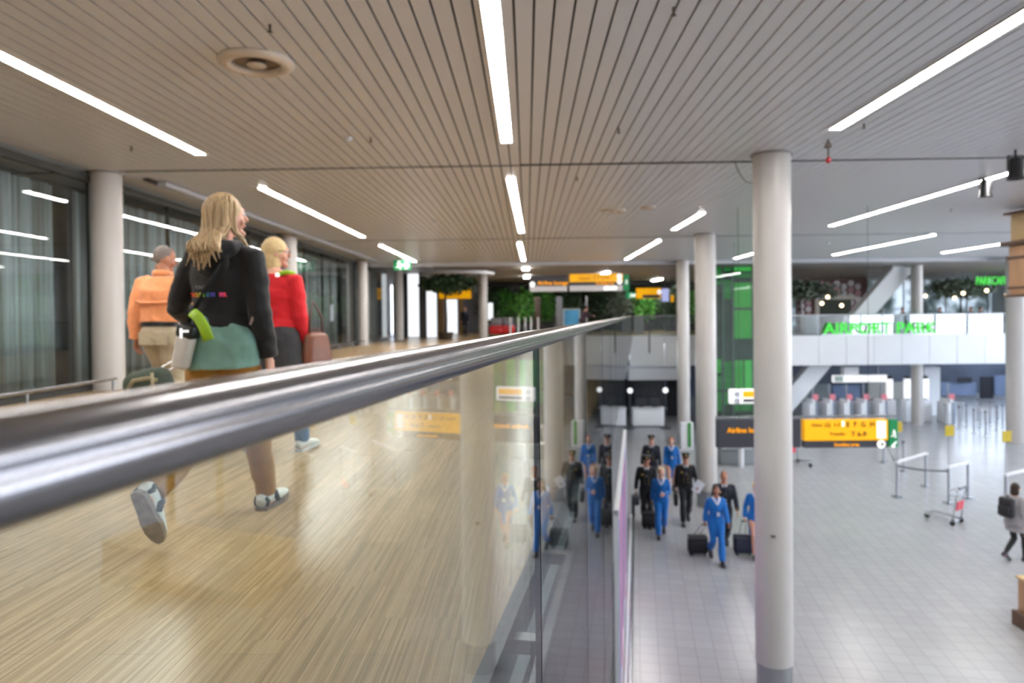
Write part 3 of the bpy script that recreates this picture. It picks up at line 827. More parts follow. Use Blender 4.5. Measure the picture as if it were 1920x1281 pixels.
def pilot(label, pos, yaw, h, fig, cap=True, skin=None, hairm=None, coat='navy'):
    t = person(label, pos, yaw, h, fig, 0.016, skin)
    nav = cloth('navy_uniform', rgb(26,30,44)) if coat == 'navy' else cloth('black_uniform', rgb(18,19,24))
    trousers(t, fig, nav); j = jacket(t, fig, nav, z0=0.90, flare=0.06)
    T = fig.T
    # shirt front, tie, buttons
    f = lambda x, y, z: T(z-fig.drop) + Vector((x, y, 0))
    MB().add([f(-.055,.082,1.47), f(.055,.082,1.47), f(.02,.146,1.26), f(-.02,.146,1.26), f(-.055,.06,1.47), f(.055,.06,1.47), f(.02,.12,1.26), f(-.02,.12,1.26)],
             [(0,3,2,1),(4,5,6,7),(0,1,5,4),(2,3,7,6),(0,4,7,3),(1,2,6,5)]).build('shirt', cloth('white_shirt', rgb(225,228,236)), t)
    MB().tube([f(0,.092,1.475), f(0,.118,1.40), f(0,.15,1.27)], [(.012,.006),(.018,.006),(.022,.006)], 8, ref=(1,0,0)).build('necktie', cloth('dark_tie', rgb(20,24,40)), t, smooth=True)
    b = MB()
    for z in (1.22,1.14,1.06):
        for x in (-.05,.05): b.sph(f(x,.128,z), .011, 8, 6)
    b.build('button', mat('brass', rgb(214,178,80), 0.3, 1.0, nscale=9, namt=0.05), j)
    MB().box(f(.095,.135,1.30), (.06,.012,.022)).build('badge', mat('gold_badge', rgb(225,190,110), 0.35, 0.8, nscale=9, namt=0.05), j)
    for sd in 'LR':
        S, E, W, d = fig.sh[sd]; q = MB()
        for k in range(3): q.tube([lerp(E,W,.80+k*.06), lerp(E,W,.825+k*.06)], .045, 14)
        q.build('cuff_stripe', mat('gold_braid', rgb(220,180,60), 0.45, 0.4, nscale=20, namt=0.1), j, smooth='auto')
    hair(t, fig, hairm or cloth('dark_hair', rgb(42,32,26)), 'cropped')
    for sd in 'LR': fig.shoe(t, sd, mat('black_leather', rgb(20,20,22), 0.3, nscale=9, namt=0.1), BLACK)
    if cap:
        c, M = fig.headc, fig.hd
        def L(*p): return c + M@Vector(p)
        q = MB(); n = 28
        ring = lambda r1, r2, z, dy: [L(r1*math.cos(2*PI*k/n), r2*math.sin(2*PI*k/n)+dy, z+(0.012*math.sin(2*PI*k/n))) for k in range(n)]
        rs = [ring(.086,.103,.052,-.006), ring(.087,.104,.090,-.006), ring(.120,.132,.118,.0), ring(.124,.136,.128,.0), ring(.09,.10,.140,0)]
        vs_ = [v for r_ in rs for v in r_]; fs_ = []
        for i in range(len(rs)-1):
            for k in range(n): a_, b_ = i*n+k, i*n+(k+1)%n; fs_.append((a_,b_,b_+n,a_+n))
        fs_.append(tuple(range((len(rs)-1)*n, len(rs)*n))); fs_.append(tuple(reversed(range(n))))
        hat = q.add(vs_, fs_).build('cap', nav, t, smooth='auto')
        vz = MB(); pts = [(-.082,.055),(-.06,.105),(-.025,.135),(.025,.135),(.06,.105),(.082,.055)]
        vz.add([L(x,y,.054-(y-.05)*0.35) for x,y in pts]+[L(x,y,.046-(y-.05)*0.35) for x,y in pts], [tuple(range(6)), tuple(reversed(range(6,12)))]+[(k,k+6,(k+1)%6+6,(k+1)%6) for k in range(6)])
        vz.build('visor', mat('visor_black', rgb(12,12,14), 0.15, nscale=9, namt=0.05), hat)
        MB().rbox(L(0,.100,.088), (.04,.012,.035), .005).build('cap_badge', MATS['gold_badge'], hat)
    return t

BLUE = cloth('sky_blue_uniform', rgb(8,102,180), bump=0.4)
def steward(label, pos, yaw, h, fig, bottom='trousers', skin=None, hairm=None, style='bun'):
    t = person(label, pos, yaw, h, fig, 0.016, skin)
    if bottom == 'trousers': trousers(t, fig, BLUE)
    else: skirt(t, fig, BLUE, 0.50 if bottom == 'skirt' else 0.46, wb=0.165)
    j = jacket(t, fig, BLUE, z0=0.90, flare=0.13)
    f = lambda x, y, z: fig.T(z-fig.drop) + Vector((x, y, 0))
    sc = MB(); wm = cloth('white_scarf', rgb(228,230,240), bump=0.6)
    sc.tube([f(-.075,.0,1.475), f(-.06,.07,1.44), f(-.02,.125,1.37), f(0,.14,1.33)], [.018,.020,.020,.014], 8)
    sc.tube([f(.075,.0,1.475), f(.06,.07,1.44), f(.02,.125,1.37), f(0,.14,1.33)], [.018,.020,.020,.014], 8)
    sc.tube([f(-.075,.0,1.475), f(-.05,-.06,1.48), f(.05,-.06,1.48), f(.075,0,1.475)], .018, 8)
    sc.build('scarf', wm, t, smooth=True)
    MB().rbox(f(-.02,.142,1.12), (.055,.012,.085), .004).build('badge', mat('white_card', rgb(235,235,240), 0.4, nscale=9, namt=0.03), j)
    b = MB()
    for z in (1.20,1.06,1.0): b.sph(f(0.012,.132,z), .010, 8, 6)
    b.build('button', MATS['cloth_sky_blue_uniform'], j, smooth=True)
    hair(t, fig, hairm or cloth('dark_brown_hair', rgb(48,34,26)), style)
    for sd in 'LR': fig.shoe(t, sd, mat('dark_pumps', rgb(34,30,36), 0.35, nscale=9, namt=0.1), BLACK, heel=0.02)
    return t

def trolley(label, hand, foot, yaw, colm, w=0.40, h=0.40, d=0.24, soft=True):
    """wheeled case: body stands at foot, pull handle reaches the hand"""
    t = thing('trolley_case', label, 'suitcase', foot, -R(yaw), 'crew trolley cases')
    b = MB().rbox((0,0,h/2+0.05), (w,d,h), 0.045, 3).build('body', colm, t, smooth='auto')
    MB().rbox((0,d/2+0.012,h*0.42+0.05), (w*0.8,0.035,h*0.5), 0.015).build('pocket', colm, b, smooth='auto')
    z = MB(); z.rbox((0,0,h*0.9+0.05), (w+0.008,d+0.008,0.012), 0.004); z.build('zip', mat('zip_grey', rgb(90,92,96), 0.4, 0.6, nscale=30, namt=0.2), b)
    inv = Matrix.Rotation(R(yaw), 3, 'Z') @ (Vector(hand)-Vector(foot))
    for sx in (-0.07, 0.07):
        MB().cyl((sx,-d*0.3,h+0.04), (inv.x*1+sx*0.7, inv.y, inv.z), 0.008, n=8).build('pull_rod', STEEL, t, smooth='auto')
    MB().rbox(inv, (0.13,0.03,0.028), 0.01).build('grip', BLACK, t, smooth='auto')
    for sx in (-1,1):
        wv = MB().lathe([(0.0,-.012),(.028,-.012),(.032,-.006),(.032,.006),(.028,.012),(0,.012)], n=20).xform(Matrix.Rotation(PI/2,4,'Y') @ Matrix.Identity(4))
        wv.build('wheel', BLACK, t, smooth='auto', loc=(sx*w*0.36,-d*0.2,0.032))
    for sx in (-1,1):
        MB().rbox((sx*w*0.33,d*0.3,0.03), (0.04,0.03,0.06), 0.008).build('foot', BLACK, t)
    return t

def wpos(t, v):
    """world point of a local point of a thing"""
    return Matrix.LocRotScale(t.location, t.rotation_euler, t.scale) @ Vector(v)

# ------------------------------------------------------------------ the crew in the hall
def hallpos(px, py): return onz(px, py, 0.0)
BL = cloth('blond_hair', rgb(214,188,140), bump=0.5, bscale=30); RED = cloth('red_hair', rgb(150,74,44), bump=0.5, bscale=30); GRY = cloth('grey_hair', rgb(120,112,106), bump=0.4, bscale=40)
CASEB = mat('black_nylon', rgb(26,26,30), 0.6, nscale=60, namt=0.15, bump=0.2, bscale=60); CASEN = mat('navy_nylon', rgb(30,36,60), 0.6, nscale=60, namt=0.15, bump=0.2, bscale=60)
FACE = 180
# front attendant in blue trousers with black case
def facing(p, extra=0):   # yaw that looks back along the hall towards the camera
    return 180+math.degrees(DEL)+extra
p = hallpos(1343,1052)
fg = Fig(True, 0.27, 'L', armL=(22,8,18), armR=(-16,12,10), lean=2, head=(4,-6)); fg.grip = 'R'
t = steward('person in sky blue trouser suit and white scarf leading the crew, pulling a black case', p, facing(p, -6), 1.72, fg, 'trousers', SKIND, cloth('black_hair', rgb(28,24,24)), 'bun')
hw = wpos(t, fg.sh['R'][2]+fg.sh['R'][3]*0.09)
trolley('black wheeled case pulled by the foremost woman in blue', hw, hallpos(1308,1040), facing(p,-6), CASEB, 0.44, 0.40)
p = hallpos(1358,1028)
fg = Fig(False, 0.25, 'R', armL=(14,12,14), armR=(-14,9,12), lean=2)
pilot('bareheaded person in navy uniform walking right behind the foremost attendant in blue', p, facing(p), 1.84, fg, cap=False, skin=SKINM)
p = hallpos(1418,1042)
fg = Fig(True, 0.22, 'R', armL=(12,8,14), armR=(-12,16,30), lean=2); fg.grip = 'R'
t = steward('person in sky blue skirt suit half hidden by the nearest white column', p, facing(p), 1.72, fg, 'skirt', SKINL, BL, 'bun')
hw = wpos(t, fg.sh['R'][2]+fg.sh['R'][3]*0.09)
trolley('navy wheeled case beside the nearest white column', hw, hallpos(1393,1040), facing(p,-4), CASEN, 0.42, 0.40)
p = hallpos(1240,1004)
fg = Fig(True, 0.24, 'R', armL=(10,8,80,35), armR=(-16,9,8), lean=2, head=(-8,-4)); fg.grip = 'R'
t = steward('blond person in sky blue trouser suit, one hand raised to the chest', p, facing(p), 1.72, fg, 'trousers', SKINL, BL, 'bun')
hw = wpos(t, fg.sh['R'][2]+fg.sh['R'][3]*0.09)
trolley('black wheeled case pulled by the blond woman in blue', hw, hallpos(1217,990), facing(p,-4), CASEB, 0.36, 0.40)
p = hallpos(1286,980)
fg = Fig(False, 0.24, 'R', armL=(16,14,40), armR=(-10,8,10), lean=2); fg.grip = 'LR'
t = pilot('person in black uniform and cap holding white papers and a briefcase', p, facing(p), 1.86, fg, True, SKINM, coat='black')
hl = wpos(t, fg.sh['L'][2]+fg.sh['L'][3]*0.09); hr = wpos(t, fg.sh['R'][2]+fg.sh['R'][3]*0.09)
q = thing('papers', 'sheaf of white papers held by the uniformed man in black with cap', 'papers', hl, -R(facing(p)))
Mx = Matrix.Rotation(R(-40), 3, 'Y')
for k in range(4): MB().rbox((0.02*k*0.2,0.004*k,0.06), (0.21,0.0025,0.30), 0.0008, 1, M=Matrix.Rotation(R(-35+k*3), 3, 'Y')).build('sheet', mat('paper', rgb(240,242,248), 0.7, nscale=9, namt=0.02), q)
q = thing('briefcase', 'black briefcase hanging from the hand of the man with white papers', 'briefcase', (hr.x, hr.y, hr.z-0.36), -R(facing(p)))
b = MB().rbox((0,0,0.15), (0.11,0.40,0.30), 0.02).build('body', CASEB, q, smooth='auto'); MB().tube([(0,-.07,.30),(0,-.06,.35),(0,.06,.35),(0,.07,.30)], .011, 8).build('handle', BLACK, q, smooth=True)
MB().rbox((0.058,0,0.2), (0.006,0.08,0.04), 0.002).build('clasp', STEEL, q)
p = onz(1222,928,0.0)
fg = Fig(False, 0.20, 'L', armL=(10,9,14), armR=(-12,14,22), lean=2)
pilot('person in navy uniform with peaked cap at the back left of the crew', p, facing(p), 1.84, fg, True, SKINL)
p = onz(1259,922,0.0)
fg = Fig(True, 0.20, 'R', armL=(-8,14,22), armR=(8,8,16), lean=2, head=(12,-4))
steward('red-haired person in sky blue dress at the back of the crew', p, facing(p), 1.72, fg, 'dress', SKINL, RED, 'short')
p = onz(1213,984,0.0)
fg = Fig(False, 0.22, 'L', armL=(12,8,16), armR=(-14,12,14), lean=2); fg.grip = 'R'
t = pilot('person in dark uniform with peaked cap behind the blond attendant, dark bag in hand', p, facing(p), 1.84, fg, True, SKINM, coat='black')
hr = wpos(t, fg.sh['R'][2]+fg.sh['R'][3]*0.10)
q = thing('flight_bag', 'dark grey hand bag carried at the left edge of the crew group', 'bag', (hr.x, hr.y, hr.z-0.30), -R(facing(p)))
MB().rbox((0,0,0.12), (0.20,0.38,0.24), 0.05, 3).build('body', mat('grey_nylon', rgb(58,62,72), 0.6, nscale=60, namt=0.1), q, smooth='auto'); MB().tube([(0,-.08,.23),(0,-.05,.295),(0,.05,.295),(0,.08,.23)], .010, 8).build('handle', BLACK, q, smooth=True)

# woman with backpack at the right edge
p = hallpos(1903,1052)
fg = Fig(True, 0.20, 'R', armL=(10,8,20), armR=(-8,8,14), lean=1)
t = person('person with long dark hair, grey coat and black backpack walking away at the right edge', p, 70, 1.74, fg, 0.016, SKINL)
trousers(t, fg, cloth('black_leggings', rgb(22,22,26)), 0.006, 0.002, 0.004)
jacket(t, fg, cloth('grey_coat', rgb(150,148,152)), name='coat', inf=0.03, z0=0.84, flare=0.16)
skirt(t, fg, MATS['cloth_grey_coat'], 0.66, 1.0, 0.20, 'coat_skirt')
hair(t, fg, cloth('dark_brown_hair', rgb(48,34,26)), 'bob')
for sd in 'LR': fg.shoe(t, sd, mat('dark_boots', rgb(44,32,48), 0.5, nscale=9, namt=0.1), BLACK, high=0.1)
q = thing('backpack', 'black backpack on the back of the person in grey coat at the right edge', 'backpack', wpos(t, (0,-0.225,1.02)), -R(70))
MB().rbox((0,-0.035,0.20), (0.30,0.17,0.44), 0.06, 3).build('body', CASEB, q, smooth='auto')
MB().rbox((0,-0.135,0.13), (0.24,0.05,0.22), 0.02, 2).build('pocket', CASEB, q, smooth='auto')
MB().tube([(0,.03,.40),(0,.02,.45),(0,-.03,.45),(0,-.04,.41)], .010, 8).build('handle', BLACK, q, smooth=True)
# ================================================================== glass screen panel beyond, kerb
t = thing('advertising_board', 'tall white framed poster board seen edge-on under the handrail, with pink streaks', 'panel', uv(9.05, GV-0.01, 0), -DEL)
Lp = 6.5
MB().rbox((0, Lp/2, 1.46), (0.03, Lp, 2.90), 0.006).build('board', mat('poster_print', rgb(190,170,196), 0.4, nscale=1.3, namt=0.35, stretch=(1,5,0.3)), t)
fm = MB(); fm.box((0,0,1.48), (0.06,0.06,2.96)); fm.box((0,Lp,1.48), (0.06,0.06,2.96)); fm.box((0,Lp/2,2.93), (0.06,Lp+0.06,0.06)); fm.box((0,Lp/2,0.05), (0.06,Lp+0.06,0.1))
fm.build('frame', BRWHITE, t)
PKM = mat('poster_pink', rgb(214,96,150), 0.4, nscale=3, namt=0.2); PBM = mat('poster_blue', rgb(70,90,150), 0.4, nscale=3, namt=0.2)
for k in range(5):
    MB().box((0.019, 0.5+k*1.3, 1.4), (0.006, 0.5, 2.5)).build('poster', PKM if k % 2 else PBM, t)
t = thing('floor_kerb', 'narrow steel kerb along the hall floor beside the glass, running away from the bottom edge', 'kerb', uv(2.0, -0.15, 0), -DEL)
MB().rbox((0, 8.5, 0.04), (0.07, 17, 0.08), 0.015).build('profile', STEEL, t, smooth='auto')
MB().rbox((-0.06, 8.5, 0.05), (0.045, 17, 0.10), 0.01).build('white_strip', BRWHITE, t, smooth='auto')
MB().rbox((0, 17.05, 0.3), (0.09, 0.07, 0.6), 0.015).build('end_post', DARK, t, smooth='auto')

# ================================================================== bridge at the end of the hall
FAS = mat('white_fascia_panel', rgb(238,240,242), 0.4, nscale=1, namt=0.02)
x0b = e1.x+0.05
m = MB(); W = (13.3-x0b)/4
for k in range(4): m.rbox((x0b+W*(k+0.5), YB-0.06, (2.87+UP)/2), (W-0.02, 0.10, UP-2.87+0.04), 0.01)
for k in range(11): m.rbox((13.35+1.325*(k+0.5), YR-0.06, (3.02+UP)/2), (1.31, 0.10, UP-3.02+0.04), 0.01)
m.box((27.9, (YR+YB)/2, (3.02+UP)/2), (0.1, YB-YR, UP-3.02))
struct(m.build('trim_6', FAS))
o = MB().box(((x0b+26)/2, 43.95, 2.95), (26-x0b, 12.7, 0.14)).build('ceiling', mat('bridge_soffit', rgb(150,155,165), 0.5, nscale=1, namt=0.05)); struct(o)
o = MB().box(((x0b+9.3)/2, 38.6, 2.47), (9.3-x0b, 4.8, 0.76)).build('trim_7', mat('white_bulkhead', rgb(226,230,236), 0.45, nscale=1, namt=0.02)); struct(o)
# right hand balustrade of the bridge
t = thing('bridge_balustrade', 'glass balustrade with bright rail along the white bridge on the right, behind the green letters', 'balustrade', (13.4, YR-0.02, UP), 0)
m = MB(); m.cyl((0,0,0.98), (14.4,0,0.98), 0.03); m.build('handrail', WHITE, t, smooth='auto')
bgr = glassmat('bridge_glass_right', (0.86,0.90,0.92,1), 0.10)
for k in range(11): MB().box((0.66+k*1.31, 0, 0.48), (1.28, 0.016, 0.94)).build('glass_panel', bgr, t)
for k in range(12): MB().box((k*1.31, 0.03, 0.49), (0.03, 0.03, 0.98)).build('post', STEEL, t)
# neon letters
NEON = emat('green_neon', (0.10,0.90,0.10,1), 1.1)
p = at(1545, 621, YR-0.2)
t = thing('lit_sign', 'green glowing letters reading AIRPORT PARK on the balustrade of the white bridge', 'sign', (p.x, YR-0.2, UP+0.02))
sp = at(1757,621,YR-0.2).x - p.x
b_ = text('letters', 'AIRPORT PARK', 0.76, NEON, t, (0,0,0.06), depth=0.02, bold=0.012)
wd = max(v.co.x for v in b_.data.vertices)
for v in b_.data.vertices: v.co.x *= sp/wd
MB().box((sp/2, 0.07, 0.03), (sp+0.2, 0.04, 0.05)).build('mounting_bar', STEEL, t)
# slanting strut
a = at(1692, 500, 34.7); a.z = min(a.z, CEIL-0.02); b = at(1491, 735, 34.7)
d = (a-b); b = b - d*((b.z-0.0)/d.z)
t = thing('slanting_strut', 'thick white slanting strut rising to the ceiling behind the white bridge', 'strut', b)
m = MB(); dd = a-b; m.add([(-0.55,-.3,0),(0.55,-.3,0),(0.55,.3,0),(-0.55,.3,0)]+[(dd.x+x, dd.y+y, dd.z) for x, y in ((-.55,-.3),(.55,-.3),(.55,.3),(-.55,.3))], [(3,2,1,0),(4,5,6,7),(0,1,5,4),(1,2,6,5),(2,3,7,6),(3,0,4,7)])
m.build('beam', BRWHITE, t)
m = MB(); m.box((dd.x, 0, dd.z-0.03), (1.5,0.9,0.06)); m.build('head_plate', BRWHITE, t)

# ------------------------------------------------------------------ back walls
struct(MB().box((22, 47, 1.4), (28, 0.2, 2.9)).build('wall_back', mat('blue_grey_back_wall', rgb(96,104,122), 0.5, nscale=0.5, namt=0.25)))
struct(MB().box((0.2, 41.2, 1.4), (17.6, 0.2, 2.9)).build('wall_back', mat('dark_back_wall', rgb(70,72,78), 0.5, nscale=0.7, namt=0.25)))
struct(MB().box((-8.7, 30, 2.2), (0.2, 30, 4.6)).build('wall_left', WHITE))
struct(MB().box((-2, 49.5, 6.1), (13, 0.2, 3.4)).build('wall_back', mat('far_upper_wall', rgb(150,152,156), 0.6, nscale=0.6, namt=0.2)))
struct(MB().box((9.2, 49.5, 6.1), (9.4, 0.2, 3.4)).build('wall_back', mat('far_dark_wall', rgb(48,54,50), 0.6, nscale=0.6, namt=0.3)))
struct(MB().box((-8.65, 41.5, 6.1), (0.1, 16.5, 3.4)).build('wall_left', mat('far_left_wall', rgb(160,164,168), 0.5, nscale=0.6, namt=0.15)))
# pale frosted glazing at the back right with mullions
FROST = bpy.data.materials.new('frosted_glazing'); FROST.use_nodes = True
_n = FROST.node_tree; _n.nodes.clear()
_o = _n.nodes.new('ShaderNodeOutputMaterial'); _t = _n.nodes.new('ShaderNodeBsdfTranslucent'); _d = _n.nodes.new('ShaderNodeBsdfDiffuse'); _m = _n.nodes.new('ShaderNodeMixShader'); _z = _n.nodes.new('ShaderNodeTexNoise'); _r = _n.nodes.new('ShaderNodeValToRGB')
_z.inputs['Scale'].default_value = 0.9; _z.inputs['Detail'].default_value = 5
_r.color_ramp.elements[0].position = 0.35; _r.color_ramp.elements[0].color = (0.08,0.10,0.095,1); _r.color_ramp.elements[1].position = 0.6; _r.color_ramp.elements[1].color = (0.42,0.44,0.45,1)
_tc = _n.nodes.new('ShaderNodeTexCoord'); _n.links.new(_tc.outputs['Object'], _z.inputs['Vector']); _n.links.new(_z.outputs['Fac'], _r.inputs[0]); _n.links.new(_r.outputs[0], _t.inputs[0]); _d.inputs[0].default_value = (0.45,0.48,0.5,1)
_m.inputs[0].default_value = 0.3; _n.links.new(_t.outputs[0], _m.inputs[1]); _n.links.new(_d.outputs[0], _m.inputs[2]); _n.links.new(_m.outputs[0], _o.inputs[0])
m = MB()
for k in range(14): m.box((14.4+k*1.5, 49.4, 6.1), (0.08, 0.08, 3.4))
struct(m.build('window_6', mat('pale_mullion', rgb(180,184,188), 0.5, nscale=2, namt=0.04)))
t_ = bpy.data.objects['window_6']
MB().box((24.2, 49.5, 6.1), (20.4, 0.02, 3.4)).build('glazing', FROST, t_)

def panel(name, label, cat, px0, py0, px1, py1, Y, m, depth=0.1, frame=None, parts=None, fl=0.05):
    """upright rectangular thing filling the region between two image corners at distance Y"""
    a = at(px0, py1, Y); b = at(px1, py0, Y)
    t = thing(name, label, cat, (a.x, Y, a.z))
    w, h = b.x-a.x, b.z-a.z
    MB().rbox((w/2, 0, h/2), (w, depth, h), min(0.02, w*0.1, h*0.1), 1).build('body', m, t)
    if frame is not None:
        f = MB()
        for q in ((w/2, h-fl/2, w, fl), (w/2, fl/2, w, fl), (fl/2, h/2, fl, h-2*fl), (w-fl/2, h/2, fl, h-2*fl)):
            f.box((q[0], -depth/2-0.012, q[1]), (q[2], 0.03, q[3]))
        f.build('frame', frame, t)
    return t, w, h
def wires(t, pts, z0, dz):
    for x in pts: MB().cyl((x, 0, z0), (x, 0, z0+dz), 0.006, n=6).build('wire', DARK, t)

# ------------------------------------------------------------------ hanging signs in the hall
Y = 15.0
a = at(1343, 838, Y); b = at(1679, 783, Y)
t = thing('hanging_sign', 'long overhead direction sign, charcoal left part and yellow right part, hanging over the hall', 'sign', (a.x, Y, a.z))
def X(px): return at(px, 810, Y).x - a.x
def Z(py): return at(1500, py, Y).z - a.z
MB().rbox(((X(1343)+X(1499))/2, 0, (Z(838)+Z(785))/2), (X(1499)-X(1343), 0.16, Z(785)-Z(838)), 0.015).build('dark_board', SIGNDARK, t)['label'] = 'charcoal board with orange words'
MB().rbox(((X(1505)+X(1661))/2, 0, (Z(826)+Z(787))/2), (X(1661)-X(1505), 0.17, Z(787)-Z(826)), 0.015).build('yellow_board', YELLOW, t)['label'] = 'yellow gate board'
MB().rbox(((X(1505)+X(1661))/2, 0, (Z(839)+Z(827.3))/2), (X(1661)-X(1505), 0.16, Z(827.3)-Z(839)), 0.01).build('dark_strip', SIGNDARK, t)
MB().rbox(((X(1664)+X(1680))/2, 0, (Z(839)+Z(788))/2), (X(1680)-X(1664), 0.16, Z(788)-Z(839)), 0.01).build('green_board', SGREEN, t)
MB().box((X(1511), 0, Z(782)+0.0), (X(1680)-X(1343), 0.1, 0.05)).build('top_bar', STEEL, t)
fr = -0.095
text('lettering', 'Airline lounges', 0.155, ORTXT, t, (X(1361), fr, Z(809)), bold=0.003)
INK = mat('sign_black_ink', rgb(40,34,18), 0.5, nscale=5, namt=0.02)
text('lettering', 'Gates', 0.10, INK, t, (X(1518), fr, Z(799)))
text('lettering', '(2)  1-3', 0.11, INK, t, (X(1543), fr, Z(799)))
text('lettering', 'E  F  G  H', 0.15, INK, t, (X(1583), fr, Z(800)), bold=0.002)
text('lettering', 'Transfer', 0.10, INK, t, (X(1552), fr, Z(816)))
text('lettering', 'T 6-9', 0.15, INK, t, (X(1592), fr, Z(818)), bold=0.002)
text('lettering', 'Smoking area', 0.10, ORTXT, t, (X(1560), fr, Z(836)), bold=0.002)
m = MB(); m.box((X(1577), fr, Z(794)), (0.05, 0.012, 0.12)); m.build('divider', SWHITE, t)
m = MB(); m.rbox((X(1648), fr, Z(806)), (0.19, 0.012, 0.37), 0.005); m.build('pictogram_panel', SWHITE, t)
m = MB(); m.cyl((X(1648), fr+0.01, Z(833)), (X(1648), fr-0.008, Z(833)), 0.088, n=24); m.build('arrow_disc', SWHITE, t, smooth='auto')
m = MB(); m.quadbar((X(1648)-.045, fr-0.012, Z(833)+.0), (X(1648)+.045, fr-0.012, Z(833)), 0.008, 0.02); m.quadbar((X(1648)+.045, fr-.012, Z(833)), (X(1648)+.005, fr-.012, Z(833)+.04), .008, .02); m.quadbar((X(1648)+.045, fr-.012, Z(833)), (X(1648)+.005, fr-.012, Z(833)-.04), .008, .02); m.build('arrow', INK, t)
def runman(t, x, z, s, y):
    m = MB(); m.sph((x, y, z+0.36*s), 0.09*s, 10, 8)
    for p_ in (((0,.28),(0.02,.05)), ((0,.24),(.16,.14)), ((0,.24),(-.15,.15)), ((.02,.05),(.14,-.08)), ((.14,-.08),(.10,-.28)), ((.02,.05),(-.10,-.10)), ((-.10,-.10),(-.26,-.12))):
        m.tube([(x+p_[0][0]*s, y, z+p_[0][1]*s), (x+p_[1][0]*s, y, z+p_[1][1]*s)], [(.045*s,.012)]*2, 8, ref=(0,0,1) if abs(p_[0][0]-p_[1][0]) > .1 else (1,0,0))
    m.build('running_figure', SWHITE, t)
runman(t, X(1672), Z(816), 0.24, fr)
m = MB(); m.quadbar((X(1672)+.05, fr, Z(833)+.05), (X(1672)-.05, fr, Z(833)-.05), .01, .03); m.quadbar((X(1672)-.05, fr, Z(833)-.05), (X(1672)+.02, fr, Z(833)-.05), .01, .03); m.quadbar((X(1672)-.05, fr, Z(833)-.05), (X(1672)-.05, fr, Z(833)+.02), .01, .03); m.build('arrow', SWHITE, t)
wires(t, (0.5, 3.3), Z(782), CEIL-a.z-Z(782))
# smaller sign behind
t, w, h = panel('hanging_sign', 'small yellow and white overhead sign with round pictograms behind the nearest column', 'sign', 1367, 729, 1447, 757, 22.4, SWHITE, 0.14)
MB().rbox((w*0.62, -0.08, h*0.66), (w*0.62, 0.03, h*0.42), 0.01).build('yellow_field', YELLOW, t)
MB().rbox((w*0.62, -0.08, h*0.22), (w*0.62, 0.03, h*0.2), 0.01).build('charcoal_field', SIGNDARK, t)
for z in (0.66, 0.2): MB().cyl((w*0.16, -0.075, h*z), (w*0.16, -0.095, h*z), h*0.2, n=20).build('pictogram', mat('pale_grey_disc', rgb(210,212,222), 0.4, nscale=5, namt=0.02), t, smooth='auto')
wires(t, (0.2, w-0.2), h, CEIL-t.location.z-h)
# overhead sign on the upper floor
Y = 31.0; a = at(993, 547, Y)
t = thing('hanging_sign', 'wide overhead board on the upper floor, charcoal left and yellow right, straight ahead', 'sign', (a.x, Y, a.z))
def X(px): return at(px, 530, Y).x - a.x
def Z(py): return at(1090, py, Y).z - a.z
def bx(n, x0, x1, y0, y1, m, d=0.16, yo=0): return MB().rbox(((X(x0)+X(x1))/2, yo, (Z(y0)+Z(y1))/2), (X(x1)-X(x0), d, abs(Z(y0)-Z(y1))), 0.012).build(n, m, t)
LG = mat('sign_pale_grey', rgb(196,194,196), 0.5, emit=(1,1,1,1), estr=0.1, nscale=5, namt=0.02)
bx('dark_board', 993, 1063, 516, 536, SIGNDARK); bx('grey_strip', 993, 1063, 536.5, 546, LG)
bx('yellow_board', 1068, 1167, 514, 529, YELLOW); bx('dark_strip', 1068, 1167, 529.5, 535, SIGNDARK); bx('grey_strip', 1068, 1167, 535.5, 546, LG)
bx('green_board', 1169, 1179, 516, 546, SGREEN)
text('lettering', 'Airline lounge', 0.24, ORTXT, t, (X(1008), -0.09, Z(533.5)), bold=0.006)
text('lettering', 'Smoking area', 0.15, ORTXT, t, (X(1117), -0.09, Z(534)), bold=0.004)
text('lettering', 'Gates  E F G H', 0.22, INK, t, (X(1085), -0.09, Z(525)))
for q in ((998,532.5),(1161,519),(1161,529)): MB().cyl((X(q[0]), -.07, Z(q[1])), (X(q[0]), -.1, Z(q[1])), 0.12, n=20).build('pictogram', SWHITE, t, smooth='auto')
for q in (1137,1150): MB().rbox((X(q), -.09, Z(541)), (.26,.03,.17), .01).build('pictogram', SWHITE, t)
runman(t, X(1174), Z(531), 0.3, -0.09)
wires(t, (0.6, 3.6), Z(514), CEIL-a.z-Z(514))
